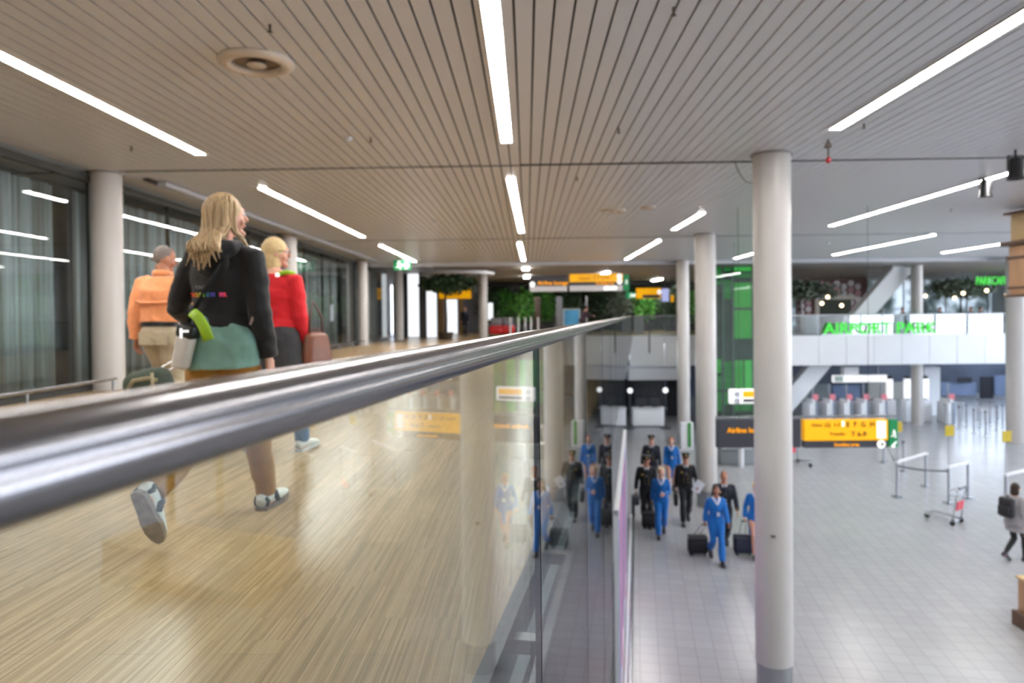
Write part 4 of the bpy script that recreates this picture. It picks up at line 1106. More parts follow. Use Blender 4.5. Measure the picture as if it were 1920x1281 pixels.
# small farther signs
t, w, h = panel('hanging_sign', 'small orange-yellow overhead sign right of the wide board on the upper floor', 'sign', 1193, 540, 1239, 560, 40, YELLOW, 0.14)
MB().rbox((w*0.6,-.08,h*0.2), (w*0.7,.03,h*.32), .01).build('dark_strip', SIGNDARK, t); MB().cyl((w*.93,-.07,h*.6), (w*.93,-.1,h*.6), .13, n=20).build('pictogram', SWHITE, t, smooth='auto'); wires(t, (.2,w-.2), h, CEIL-.04-t.location.z-h)
t, w, h = panel('exit_sign', 'small green sign just left of the farther orange overhead sign', 'exit sign', 1174, 548, 1192, 560, 39, SGREEN, 0.1)
runman(t, w*.5, h*.4, .35, -.06); MB().rbox((w*.8,-.06,h*.5), (.14,.02,.14), .01).build('arrow_panel', SWHITE, t); wires(t, (w*.5,), h, CEIL-.04-t.location.z-h)
for k, (x0, x1) in enumerate(((1240,1254),(1257,1263))):
    t, w, h = panel('screen', 'lilac glowing flight screen at the far end of the upper floor' if k == 0 else 'small orange glowing screen beside the lilac flight screen', 'screen', x0, 540 if k == 0 else 553, x1, 567, 42, BLACK, 0.1)
    MB().box((w/2,-.06,h/2), (w*.9,.02,h*.9)).build('display', emat('lilac_screen', (0.55,0.6,1,1), 0.8) if k == 0 else YELLOW, t)
    MB().cyl((w/2,0,h), (w/2,0,CEIL-t.location.z), 0.03, n=8).build('hanger', DARK, t)
t, w, h = panel('hanging_sign', 'yellow overhead sign seen through the leaves of the potted tree', 'sign', 822, 537, 885, 562, 41, YELLOW, 0.14, DARK); wires(t, (.2,w-.2), h, CEIL-t.location.z-h)
text('lettering', 'Gates', 0.4, INK, t, (w*.2, -.09, h*.3))
# green exit sign
t, w, h = panel('exit_sign', 'green running man exit sign under the ceiling above the left glazing', 'exit sign', 738, 488, 770, 507, 27.0, SGREEN, 0.08)
runman(t, w*0.32, h*0.42, 0.46, -.05)
m = MB(); m.quadbar((w*.52,-.055,h*.5), (w*.88,-.055,h*.5), .01, .07); m.quadbar((w*.88,-.055,h*.5), (w*.7,-.055,h*.82), .01, .07); m.quadbar((w*.88,-.055,h*.5), (w*.7,-.055,h*.18), .01, .07); m.build('arrow', SWHITE, t)
m = MB(); m.cyl((w/2,0,h), (w/2,0,CEIL-t.location.z), .02, n=8); m.build('hanger', STEEL, t)

# ------------------------------------------------------------------ ceiling fittings
def vent(px, py, r, label):
    p = onz(px, py, CEIL); t = thing('ceiling_vent', label, 'vent', (p.x, p.y, CEIL), 0, 'round ceiling vents')
    m = MB(); m.lathe([(r*0.60, -0.005), (r*0.66,-0.045), (r*0.80,-0.055), (r*0.97,-0.03), (r,-0.006), (r*.97,0.0), (r*.62,0.0)], n=48, close=True)
    m.build('ring', mat('vent_cream', rgb(222,208,190), 0.35, nscale=5, namt=0.03), t, smooth=True)
    MB().lathe([(0,-0.003),(r*0.6,-0.003),(r*.6,0.004),(0,0.004)], n=32).build('throat', mat('vent_throat', rgb(88,74,60), 0.6, nscale=5, namt=0.15), t)
    MB().lathe([(0,-0.05),(r*0.22,-0.05),(r*.26,-0.04),(r*.24,-0.03),(0,-0.028)], n=28).build('cone', MATS['vent_cream'], t, smooth=True)
    return t
vent(481, 115, 0.33, 'large round cream ceiling vent at upper left, the nearest one')
vent(1150, 394, 0.28, 'flat round ceiling vent right of the middle lights, partly in shade')
vent(1215, 388, 0.16, 'small grey ceiling disc right of the flat round vent')
def sprinkler(px, py, label, red=False):
    p = onz(px, py, CEIL); t = thing('sprinkler', label, 'sprinkler', (p.x, p.y, CEIL+0.03), 0, 'sprinkler heads')
    mm = mat('sprinkler_bronze', rgb(96,88,80), 0.4, 0.6, nscale=9, namt=0.05); L = 0.085 if not red else 0.30
    m = MB(); m.lathe([(0,0),(.03,0),(.026,-.012),(.012,-.016),(.010,-L),(0,-L)], n=16); m.build('stem', mm, t, smooth=True)
    if red:
        MB().lathe([(0,-.06),(.03,-.07),(.055,-.13),(.03,-.14),(0,-.14)], n=16).build('shade', mm, t, smooth=True)
        MB().sph((0,0,-L), (.035,.035,.045), 12, 8).build('red_bulb', mat('red_lens', rgb(140,8,28), 0.3, nscale=9, namt=0.05), t, smooth=True)
    else:
        MB().lathe([(0,-L),(.022,-L),(.024,-L-.004),(0,-L-.006)], n=16).build('deflector', mm, t, smooth=True)
for px, py, lb in ((506,46,'small dark sprinkler head near the top edge above the big vent'),(1263,14,'small dark sprinkler head at the top edge right of the centre lights'),(246,274,'small sprinkler head just above the first walkway column'),(695,258,'small sprinkler head right of the smoke detector'),(1160,241,'small sprinkler head right of the centre light strip'),(925,423,'small dark sprinkler head left of the second centre light'),(1082,332,'small sprinkler head between centre light and nearest column'),(1783,392,'small dark sprinkler head under the lights over the hall at right'),(1620,232,'small sprinkler head by the end of the top right light')):
    sprinkler(px, py, lb)
sprinkler(1553, 262, 'rod sprinkler with red bulb hanging beside the nearest column top', True)
def detector(px, py, label):
    p = onz(px, py, CEIL); t = thing('smoke_detector', label, 'smoke detector', (p.x, p.y, CEIL), 0, 'white smoke detectors')
    MB().lathe([(0,0),(.065,0),(.065,-.015),(.05,-.03),(0,-.03)], n=24).build('base', WHITE, t, smooth='auto')
    MB().lathe([(0,-.03),(.04,-.03),(.035,-.055),(0,-.06)], n=24).build('sensor', WHITE, t, smooth='auto')
for px, py, lb in ((652,258,'white smoke detector on the ceiling right of the big cream vent'),(813,413,'white smoke detector in the middle distance left of the centre lights'),(868,464,'white smoke detector above the potted tree'),(898,488,'white smoke detector just above the slim column by the tree'),(1553,455,'white smoke detector in the ceiling above the white bridge')):
    detector(px, py, lb)
def spot(px, py, Y, s, label):
    p = at(px, py, Y); t = thing('spotlight', label, 'spotlight', (p.x, Y, p.z), 0, 'black ceiling spotlights')
    MB().lathe([(0,.16*s),(.06*s,.16*s),(.085*s,.13*s),(.10*s,-.12*s),(.12*s,-.16*s),(.10*s,-.16*s),(.09*s,-.10*s),(0,-.09*s)], n=28).build('can', BLACK, t, smooth='auto')
    MB().lathe([(0,-.105*s),(.085*s,-.105*s),(.085*s,-.115*s),(0,-.12*s)], n=24).build('lens', emat('warm_lens', (1,0.78,0.6,1), 3), t)
    MB().cyl((0,0,.14*s), (0,0,CEIL-p.z), 0.016, n=10).build('stem', BLACK, t)
    m = MB(); m.box((-.11*s,0,.08*s), (.012,.03,.2*s)); m.box((.11*s,0,.08*s), (.012,.03,.2*s)); m.box((0,0,.185*s), (.23*s,.03,.012)); m.build('yoke', BLACK, t)
spot(1848, 353, 12.0, 0.92, 'smaller black spotlight hanging under the ceiling at right')
spot(1904, 316, 9.9, 0.98, 'larger black spotlight hanging at the right picture edge')
# cable loop beside the column head
q = onz(1392, 300, CEIL+0.03)
t = thing('cable_loop', 'thin grey cable loop hanging from the ceiling just left of the nearest column head', 'cable', q)
MB().tube([(-.12+.3*(k/12), .02*k/12, -.005-0.34*math.sin(PI*min(1,k/12*0.62))**0.8) for k in range(13)], 0.008, 8).build('cable', mat('cable_grey', rgb(120,122,126), 0.5, nscale=9, namt=0.05), t, smooth=True)

# ------------------------------------------------------------------ green lift shaft
GRN = [emat('shaft_green_%d' % k, c, s_) for k, (c, s_) in enumerate((((0.06,0.45,0.07,1),0.75),((0.03,0.24,0.05,1),0.7),((0.10,0.62,0.12,1),0.8)))]
Y = 33.0; xl = at(1340,600,Y).x; xr = at(1484,600,Y).x
t = thing('lift_shaft', 'tall dark glass lift shaft with glowing green panels behind the nearest column', 'lift shaft', (xl, Y, 0))
W = xr-xl; H = CEIL-0.02; sh_m = mat('shaft_dark', rgb(44,58,54), 0.3, nscale=2, namt=0.1)
MB().box((W/2, 1.2, H/2), (W, 1.9, H)).build('core', sh_m, t)
def sx(px): return at(px,600,Y).x - xl
def sz(py): return at(1400,py,Y).z
cells = [(1345,1356,500,520,1),(1358,1375,500,508,1),(1378,1412,500,508,2),(1378,1412,512,520,1),(1345,1375,525,533,1),(1378,1412,530,578,0),(1378,1412,581,635,0),(1360,1374,535,560,1),(1345,1354,652,700,0),(1357,1374,678,760,1),(1345,1355,705,772,1),(1378,1396,676,730,0),(1399,1412,676,730,2),(1378,1412,735,772,1),(1418,1440,500,635,0),(1445,1480,520,640,1),(1420,1440,676,790,0),(1448,1478,676,780,1)]
for x0, x1, y0, y1, k in cells:
    MB().box(((sx(x0)+sx(x1))/2, 0.235, (sz(y0)+sz(y1))/2), (sx(x1)-sx(x0), 0.03, sz(y0)-sz(y1))).build('lit_panel', GRN[k], t)
for px in (1342, 1357, 1376, 1414, 1443, 1482):
    MB().box((sx(px), 0.17, H/2), (0.09, 0.12, H)).build('mullion', mat('shaft_mullion', rgb(104,112,110), 0.4, 0.3, nscale=3, namt=0.05), t)
for py in (579, 656, 733): MB().box((W/2, 0.19, sz(py)), (W, 0.08, 0.12 if py != 656 else 0.9)).build('cross_bar', sh_m, t)
MB().box((W/2, 0.02, H/2), (W, 0.02, H)).build('glass_skin', glassmat('shaft_glass', (0.8,0.9,0.85,1), 0.07), t)
struct(MB().box((34.3, 41.8, 6.1), (0.1, 16.2, 3.4)).build('wall_right', mat('pale_end_wall', rgb(186,190,192), 0.6, nscale=0.5, namt=0.12)))  # pale wall added to block the sky glare at the far right
# ================================================================== the three walkers
def strand_hair(t, fig, m, zend, n=70, wid=0.085, seed=3, spread=1.0):
    """long loose hair as wavy locks down the back and one side"""
    rnd = random.Random(seed); c, M = fig.headc, fig.hd
    def L(*p): return c + M@Vector(p)
    mb = MB()
    mb.sph(L(0,-.016,.024), (.084,.098,.104), 22, 14, M=M)
    mb.tube([L(0,-.035,.03), L(0,-.045,-.06), L(0,-.060,-.14), L(0,-.075,-.22)], [(.084,.062),(.086,.058),(.088,.040),(.080,.026)], 22, ref=tuple(M@Vector((1,0,0))))
    o = mb.build('hair', m, t); remesh(o, 0.008, 2)
    lk = MB()
    for k in range(n):
        a = R(rnd.uniform(195, 345)) if rnd.random() < 0.82 else R(rnd.uniform(-25, 20))
        x0, y0 = math.cos(a)*.080, math.sin(a)*.092-.016
        top = L(x0*.55, y0*.55, .105); mid = L(x0*1.06, y0*1.02, .01)
        low = L(x0*1.12*spread, min(y0*1.05, y0), -.09)
        zz = zend + rnd.uniform(0, .16)
        ex = fig.T(zz-fig.drop); sh_ = fig.T(1.43-fig.drop)
        xe = rnd.uniform(-.085, .115)
        endp = Vector((xe, ex.y - .185 - rnd.uniform(0,.03), min(1.405, zz + .06*abs(xe)/.13)))
        kn_ = Vector((lerp(low.x, xe, .6), sh_.y - .150 - rnd.uniform(0,.02), 1.465))
        if y0 > -.02 and x0 > 0: endp = Vector((.125+rnd.uniform(0,.03), ex.y+.02, 1.36+rnd.uniform(0,.03))); kn_ = Vector((.10, sh_.y+.0, 1.50))
        pts = []; w1 = rnd.uniform(0, 6); 
        for j in range(11):
            s_ = j/10
            if s_ < .35: p = lerp(top, mid, s_/.35); p += (p-c).normalized()*0.014*math.sin(PI*s_/.35)
            elif s_ < .55: p = lerp(mid, low, (s_-.35)/.2)
            elif s_ < .75: p = lerp(low, kn_, (s_-.55)/.2)
            else: p = lerp(kn_, endp, (s_-.75)/.25)
            p = p + Vector((math.sin(w1+s_*9)*.006, math.cos(w1+s_*7)*.004, 0)); pts.append(p)
        r = rnd.uniform(.007, .013)
        lk.tube(pts, [r*.7,r,r,r,r,r,r,r,r*.85,r*.6,r*.2], 7)
    lk.build('locks', m, o, smooth=True)
    return o
HB = mat('cloth_ash_blond', rgb(186,158,116), 0.5, nscale=26, namt=0.32, stretch=(4,4,0.25), bump=0.3, bscale=60)
wr = dict(bump=0.9, bscale=5)

# --- woman in black hoodie
fg = Fig(True, 0.30, 'R', armL=(4,26,62,20), armR=(-4,10,16), lean=3, head=(40,2), kick=('L',-0.46,0.27,-62), build=1.0)
fg.curl = {'R': 62, 'L': 50}
t = person('person with long blonde hair, black hoodie, teal shirt and mustard trousers, walking away', (-1.53,3.66,UP), 8, 1.765, fg, 0.009)
W1 = t
trousers(t, fg, cloth('mustard_trousers', rgb(150,104,32), **wr), 0.009, 0.008, 0.012)
j = jacket(t, fg, cloth('black_hoodie', rgb(15,15,17), **wr), name='hoodie', inf=0.026, z0=0.98, flare=0.02, cuff=0.004)
sh = MB(); fg.torso(sh, 0.026, 0.80, 1.12, 0.06); o = sh.build('shirt', cloth('teal_shirt', rgb(118,158,146), **wr), t); remesh(o, 0.009, 3); wrinkle(o, .009, 8)
hd = MB(); f = lambda x, y, z: fg.T(z-fg.drop)+Vector((x,y,0))
hd.tube([f(-.10,-.01,1.47), f(-.085,-.085,1.455), f(-.03,-.125,1.43), f(.03,-.125,1.43), f(.085,-.085,1.455), f(.10,-.01,1.47)], [(.03,.03),(.04,.045),(.045,.07),(.045,.07),(.04,.045),(.03,.03)], 14)
hd.sph(f(0,-.115,1.38), (.10,.035,.085), 14, 10); o = hd.build('hood', MATS['cloth_black_hoodie'], j); remesh(o, .009, 3)
# print on the back: grey word over a rainbow row of letters
RB = [(232,70,40),(240,120,30),(235,190,40),(190,210,50),(110,170,60),(40,110,150),(60,60,160),(130,50,140),(200,40,110),(225,50,80)]
def back(x, z, off=0.0):
    """a point on the back surface of the hoodie"""
    rx, ry = .150+.026, .112+.032
    y = -ry*math.sqrt(max(0, 1-(x/rx)**2))
    return fg.T(z-fg.drop) + Vector((x, y + .012 - off, 0))
ch = 'TOGETHER!!'
for i, cch in enumerate('TOURISM NL'):
    if cch == ' ': continue
    x = -.105+i*.021; p_ = back(x, 1.205, .018)
    o = text('back_letter', cch, .028, mat('print_%d' % i, (*[lin(q) for q in RB[i]],1), .6, nscale=9, namt=.03), j, p_, bold=.0012, depth=.004)
    o.rotation_euler = (PI/2, 0, -x*3.0)
o = text('back_word', 'CREW', .024, mat('print_grey', rgb(120,122,128), .6, nscale=9, namt=.03), j, back(-.07,1.245,.016), depth=.003)
strand_hair(t, fg, HB, 1.30, 96)
SHW = mat('shoe_white_leather', rgb(222,220,212), 0.5, nscale=14, namt=0.06); SHS = mat('shoe_sole_rubber', rgb(120,106,94), 0.7, nscale=30, namt=0.25); SHB = mat('shoe_black_patch', rgb(30,30,33), 0.5, nscale=9, namt=0.1)
for sd in 'LR':
    fg.shoe(t, sd, SHW, SHS, 0, 0.0, SHB)
    hip, kn, an, _ = fg.leg[sd]
    MB().tube([an+(kn-an).normalized()*.12, an+(kn-an).normalized()*.05, an], [.046,.044,.042], 16).build('sock', cloth('dark_sock', rgb(44,50,66)), t, smooth=True)
# crossbody strap and pouch at the left hip
st = MB(); st.tube([f(.10,-.075,1.455), f(.06,-.135,1.36), f(-.02,-.150,1.22), f(-.10,-.135,1.10), f(-.17,-.06,1.00), f(-.20,0.02,.97)], [(.004,.016)]*6, 8)
st.build('cross_strap', mat('strap_black', rgb(10,10,11), .6, nscale=12, namt=.05), t, smooth=True)
st = MB(); st.tube([f(.185,.02,1.36), f(.21,-.02,1.26), f(.215,-.04,1.16), f(.185,-.06,1.06)], [.008,.009,.009,.006], 8); st.build('piping', mat('piping_pink_grey', rgb(176,152,152), .6, nscale=12, namt=.05), j, smooth=True)
q = thing('pouch', 'black and white pouch with lime green strap at the hip of the hoodie wearer', 'bag', wpos(t, (-.10,-.18,.80)), -R(8))
b = MB().rbox((0,0,.115), (.085,.075,.19), .025, 3, M=Matrix.Rotation(R(14),3,'Y')).build('body', mat('pouch_white', rgb(218,212,202), .6, nscale=9, namt=.06), q, smooth='auto')
MB().rbox((.026,0,.215), (.096,.085,.075), .02, 3, M=Matrix.Rotation(R(14),3,'Y')).build('lid', BLACK, q, smooth='auto')
m = MB(); m.box((.02,-.052,.205), (.012,.006,.05)); m.box((.045,-.052,.215), (.03,.006,.012)); m.build('print', SWHITE, q)
MB().tube([(.07,-.035,.31),(.11,-.05,.285),(.145,-.055,.235),(.165,-.05,.17)], [(.026,.008)]*4, 8).build('strap', mat('lime_webbing', rgb(150,190,30), .6, nscale=14, namt=.06), q, smooth=True)

# --- man in orange shirt
fg = Fig(False, 0.25, 'L', armL=(-14,8,20), armR=(4,10,16), lean=3, head=(38,-14), build=1.14)
fg.curl = {'R': 60}; fg.grip = 'R'
t = person('person in orange long-sleeved shirt and khaki trousers with short grey hair, walking away', (-3.33,6.6,UP), 8, 1.80, fg, 0.011, SKINM)
trousers(t, fg, cloth('khaki_trousers', rgb(176,162,136), **wr), 0.018, 0.014, 0.026)
OR = cloth('orange_shirt', rgb(232,150,98), **wr)
j = jacket(t, fg, OR, name='shirt', inf=0.030, z0=1.0, flare=0.0, cuff=0.008)
f = lambda x, y, z: fg.T(z-fg.drop)+Vector((x,y,0))
cb = MB(); cb.tube([f(-.07,.03,1.49), f(-.06,-.06,1.50), f(0,-.085,1.50), f(.06,-.06,1.50), f(.07,.03,1.49)], [(.012,.028)]*5, 8); cb.build('collar', OR, j, smooth=True)
yk = MB(); yk.tube([f(-.20,-.10,1.24), f(-.10,-.160,1.225), f(0,-.172,1.22), f(.10,-.160,1.225), f(.20,-.10,1.24)], [(.012,.012),(.012,.014),(.012,.014),(.012,.014),(.012,.012)], 8); yk.build('back_flap', OR, j, smooth=True)
bt = MB(); b_ = fg.b
bt.tube([f(0,.0,1.005), f(0,0,1.045)], [(.150*b_+.028,.106*b_+.028)]*2, 32, ref=(1,0,0)); bt.build('belt', mat('belt_black', rgb(20,18,18), .4, nscale=9, namt=.05), t, smooth='auto')
for sx in (-1,1):
    MB().rbox(f(sx*.085,-.135,.90), (.11,.012,.12), .005).build('back_pocket', MATS['cloth_khaki_trousers'], t)
hair(t, fg, GRY, 'cropped', 0.008)
for sd in 'LR': fg.shoe(t, sd, mat('brown_leather', rgb(84,58,40), .45, nscale=12, namt=.1), BLACK)
hr = wpos(t, fg.sh['R'][2]+fg.sh['R'][3]*0.09)
q = thing('travel_bag', 'dark green upright travel bag with beige straps, pulled by the man in orange', 'bag', (-2.93, 5.65, UP), -R(14))
Mt = Matrix.Rotation(R(-14), 3, 'Y')
GB = mat('dark_green_canvas', rgb(50,62,50), .8, nscale=30, namt=.15, bump=.3, bscale=40); BG = mat('beige_webbing', rgb(150,140,112), .8, nscale=30, namt=.12)
b = MB().rbox((0,0,.37), (.44,.30,.62), .09, 4, M=Mt, taper=.82).build('body', GB, q, smooth='auto')
MB().rbox((-.02,-.16,.27), (.34,.07,.32), .03, 3, M=Mt).build('front_pocket', BLACK, b, smooth='auto')
MB().tube([(-.13,-.155,.50),(-.02,-.19,.60),(.10,-.17,.62),(.16,-.14,.60)], [(.016,.006)]*4, 8).build('strap', BG, b, smooth=True)
MB().tube([(.12,-.15,.66),(.15,-.175,.52),(.14,-.18,.38)], [(.016,.006)]*3, 8).build('strap', BG, b, smooth=True)
inv = Matrix.Rotation(R(14), 3, 'Z') @ (Vector(hr)-Vector(q.location))
for sx in (-.06,.06): MB().cyl((.0+sx,.05,.64), (inv.x+sx*.8, inv.y, inv.z), .008, n=8).build('pull_rod', STEEL, q, smooth='auto')
MB().rbox(inv, (.13,.03,.03), .01).build('grip', BLACK, q, smooth='auto')
for sx in (-.15,.15): MB().cyl((sx-.015,-.06,.035), (sx+.015,-.06,.035), .035, n=18).build('wheel', BLACK, q, smooth='auto')

# --- woman in red sweater
fg = Fig(True, 0.27, 'R', armL=(6,10,20), armR=(2,9,14), lean=2, head=(58,-4), build=1.16)
fg.curl = {'R': 60}
t = person('person with blonde bob and glasses in a red sweater over charcoal tunic and jeans', (-1.86,5.42,UP), 14, 1.73, fg, 0.010)
trousers(t, fg, cloth('blue_jeans', rgb(74,104,140), **wr), 0.006, 0.010, 0.014)
wrinkle(skirt(t, fg, cloth('charcoal_tunic', rgb(44,46,50), **wr), 0.70, 1.10, 0.23, 'tunic'), .006, 8)
j = jacket(t, fg, cloth('red_sweater', rgb(196,8,26), **wr), name='sweater', inf=0.024, z0=0.98, flare=0.05, cuff=0.002)
f = lambda x, y, z: fg.T(z-fg.drop)+Vector((x,y,0))
MB().tube([f(.09,-.085,1.462), f(.14,-.05,1.472), f(.185,-.01,1.462)], [(.012,.018)]*3, 8).build('shoulder_tag', MATS['lime_webbing'], j, smooth=True)
MB().rbox(f(.085,-.095,1.452), (.03,.02,.03), .006).build('tag_clip', SWHITE, j)
hair(t, fg, cloth('ash_blond_bob', rgb(206,180,132), bump=.6, bscale=24), 'bob', .008)
c, M = fg.headc, fg.hd
g = MB()
def L(*p): return c + M@Vector(p)
for sx in (-1,1):
    g.tube([L(sx*.034+.024*math.cos(a), .104, .010+.017*math.sin(a)) for a in [2*PI*k/14 for k in range(15)]], .0022, 6)
    g.tube([L(sx*.058,.100,.014), L(sx*.080,.02,.012)], .0022, 6)
g.tube([L(-.01,.105,.014), L(.01,.105,.014)], .0022, 6)
g.build('glasses', BLACK, t, smooth=True)
for sd in 'LR': fg.shoe(t, sd, SHW, mat('white_rubber', rgb(220,220,220), .6, nscale=9, namt=.05), 0)
q = thing('handbag', 'brown leather handbag hanging at the side of the person in red', 'handbag', wpos(t, (.30,.12,.70)), -R(30))
MB().rbox((0,0,.14), (.13,.30,.28), .05, 4, taper=.7).build('body', mat('brown_leather_bag', rgb(112,66,46), .45, nscale=12, namt=.12, bump=.2, bscale=14), q, smooth='auto')
MB().tube([(0,-.07,.26),(0,-.06,.40),(-.03,0,.52),(0,.06,.40),(0,.07,.26)], [(.008,.014)]*5, 8).build('strap', mat('dark_brown_strap', rgb(70,48,40), .5, nscale=12, namt=.1), q, smooth=True)

# ================================================================== things standing in the hall
def barrier(p0, p1, label, h=1.02, pole=None):
    """pair of steel posts with a white slanting top bar"""
    p0, p1 = Vector(p0), Vector(p1); d = p1-p0
    t = thing('queue_barrier', label, 'barrier', p0, 0, 'queue barriers in the hall')
    for v in (Vector((0,0,0)), d):
        MB().cyl(v, v+Vector((0,0,h)), 0.035, n=16).build('post', STEEL, t, smooth='auto')
        MB().lathe([(0,0),(.17,0),(.17,.012),(.05,.02),(0,.02)], v, n=24).build('foot_plate', STEEL, t, smooth='auto')
    dn = d.normalized()
    MB().quadbar(Vector((0,0,h+.02))-dn*.06, d+Vector((0,0,h+.02))+dn*.06, .10, .035).build('top_bar', BRWHITE, t)
    if pole:
        MB().cyl((0,0,h), (0,0,pole), .010, n=8).build('tall_rod', STEEL, t)
        MB().rbox((.03,0,pole-.16), (.28,.02,.30), .006, rz=R(8)).build('yellow_flag', mat('flag_yellow', rgb(196,172,20), .5, nscale=6, namt=.05), t)
    return t
barrier(hallpos(1682,932), hallpos(1736,912), 'steel queue barrier with white bar below the green end of the long sign', pole=2.25)
barrier(hallpos(1779,944), hallpos(1815,934), 'steel queue barrier with white bar right behind the luggage trolley', pole=2.25)
barrier(hallpos(1886,962), hallpos(1934,948), 'steel queue barrier with white bar beside the person in grey coat', pole=2.25)
def belt(a, b, label, z=.93):
    a, b = Vector(a), Vector(b); t = thing('barrier_belt', label, 'belt', (a.x,a.y,0)); d = b-a; n = 8
    m = MB()
    pts = [Vector((d.x*k/n, d.y*k/n, z-.05*math.sin(PI*k/n))) for k in range(n+1)]
    for k in range(n): m.quadbar(pts[k], pts[k+1], .006, .05)
    m.build('webbing', mat('grey_webbing', rgb(92,98,104), .7, nscale=20, namt=.08), t)
belt(hallpos(1682,932), hallpos(1779,944), 'dark grey belt stretched between the two left queue barriers')
belt(hallpos(1682,932), hallpos(1657,868), 'dark grey belt running back from the leftmost queue barrier')
def post(p, label, h=1.0, g='single queue posts'):
    t = thing('queue_post', label, 'post', p, 0, g)
    MB().cyl((0,0,0.01), (0,0,h), .035, n=14).build('shaft', STEEL, t, smooth='auto')
    MB().lathe([(0,0),(.16,0),(.16,.012),(.05,.02),(0,.02)], n=20).build('foot_plate', STEEL, t, smooth='auto')
    MB().cyl((0,0,h), (0,0,h+.05), .045, n=14).build('head', DARK, t, smooth='auto')
post(hallpos(1657,868), 'single steel queue post under the right end of the yellow sign')
post(hallpos(1694,884), 'single steel queue post just behind the leftmost queue barrier')
# queue posts grouped far right
k = 0
for px, py in ((1772,800),(1786,798),(1798,806),(1812,802),(1826,812),(1838,800),(1848,818),(1856,796),(1868,806),(1880,802),(1803,790),(1833,789),(1871,788)):
    post(hallpos(px,py), 'steel queue post in the dense cluster of posts before the dark desks at far right', 1.05, 'cluster of queue posts')
for (xa, ya), (xb, yb), lb in (((1786,798),(1812,802),'upper'),((1826,812),(1848,818),'lower')):
    a, b = hallpos(xa,ya), hallpos(xb,yb); t = thing('top_rail', 'white bar lying across two posts of the far right cluster, %s one' % lb, 'bar', (a.x,a.y,1.125))
    MB().rbox(((b.x-a.x)/2,(b.y-a.y)/2,0), (abs(b.x-a.x)+.2,.08,.05), .015, rz=math.atan2(b.y-a.y,b.x-a.x)).build('bar', BRWHITE, t)

def cart(p, yaw, label, col=(206,20,48)):
    t = thing('luggage_trolley', label, 'luggage trolley', p, -R(yaw), 'luggage trolleys')
    s = MB(); s.tube([(-.25,-.30,.10),(-.25,.35,.16),(.0,.48,.18),(.25,.35,.16),(.25,-.30,.10)], .018, 8); s.tube([(-.25,-.3,.10),(.25,-.3,.10)], .018, 8); s.tube([(-.12,-.3,.11),(-.10,.42,.17)], .010, 8); s.tube([(.12,-.3,.11),(.10,.42,.17)], .010, 8)
    s.build('base_frame', STEEL, t, smooth=True)
    u = MB(); u.tube([(-.25,-.28,.10),(-.25,-.34,.55),(-.24,-.42,.95),(.24,-.42,.95),(.25,-.34,.55),(.25,-.28,.10)], .016, 8); u.build('upright', STEEL, t, smooth=True)
    MB().cyl((-.27,-.44,.98), (.27,-.44,.98), .022, n=12).build('handle', DARK, t, smooth='auto')
    m = MB()
    for k in range(5): m.tube([(-.22,-.42+k*.05,.80-.01*k),(.22,-.42+k*.05,.80-.01*k)], .007, 6)
    m.tube([(-.22,-.42,.92),(-.22,-.20,.90),(.22,-.20,.90),(.22,-.42,.92)], .009, 6); m.tube([(-.22,-.20,.90),(-.22,-.20,.76),(.22,-.20,.76),(.22,-.20,.90)], .007, 6); m.build('basket', STEEL, t, smooth=True)
    MB().rbox((0,-.355,.50), (.38,.03,.24), .01, M=Matrix.Rotation(R(8),3,'X')).build('advert_panel', mat('panel_red_%d' % col[1], (*[lin(q) for q in col],1), .4, nscale=6, namt=.05), t)
    for x, y in ((-.24,-.28),(.24,-.28),(0,.44)):
        MB().cyl((x-.02,y,.065), (x+.02,y,.065), .065, n=20).build('wheel', BLACK, t, smooth='auto')
cart(hallpos(1772,978), -35, 'luggage trolley with red panel standing alone before the queue barriers')
cart(hallpos(1500,872), 150, 'luggage trolley with red panel just right of the nearest column, under the sign', (214,16,60))

# check-in gates
def gate(p, label):
    t = thing('ticket_gate', label, 'gate', p, 0, 'white access gates in a row')
    MB().rbox((-.20,0,.52), (.16,.9,1.04), .03).build('cabinet', BRWHITE, t, smooth='auto')
    MB().rbox((0,.1,.60), (.15,.9,1.20), .04).build('cabinet', BRWHITE, t, smooth='auto')
    MB().rbox((.24,.2,.55), (.10,.7,1.1), .02).build('side_panel', mat('gate_grey', rgb(150,162,178), .4, nscale=4, namt=.05), t, smooth='auto')
    MB().cyl((.20,.3,1.1), (.20,.3,1.9), .05, n=12).build('screen_post', mat('gate_steel', rgb(150,158,168), .4, .3, nscale=4, namt=.05), t, smooth='auto')
    MB().rbox((.27,.1,1.27), (.26,.06,.30), .05).build('display', emat('pink_display', (0.95,0.35,0.45,1), .7), t, smooth='auto')
for k, px in enumerate((1521,1553,1585,1617,1650,1777)):
    gate(hallpos(px,793), ['white access gate nearest the slanting strut, leftmost of the row','second white access gate from the slanting strut','third white access gate from the strut, above the yellow sign','fourth white access gate from the strut','fifth white access gate from the strut','white access gate right of the tall column before the bridge'][k])
for k, px in enumerate((1668,1701,1735)):
    p = hallpos(px,790); t = thing('info_pillar', 'tall white pillar with glowing white top panel, %s of three between the gates' % ('left','middle','right')[k], 'pillar', p, 0, 'white pillars between the gates')
    MB().rbox((0,0,.55), (.42,.4,1.1), .03).build('base', BRWHITE, t, smooth='auto'); MB().rbox((0,0,1.65), (.30,.16,1.0), .03).build('light_panel', SWHITE, t, smooth='auto'); MB().cyl((0,0,1.08),(0,0,1.2),.08,n=12).build('neck', DARK, t); MB().rbox((0,0,2.22), (.2,.2,.16), .03).build('cap', DARK, t)
t, w, h = panel('hanging_sign', 'long bright white overhead box sign hanging under the white bridge', 'sign', 1561, 703, 1662, 717, 35.5, SWHITE, .2)
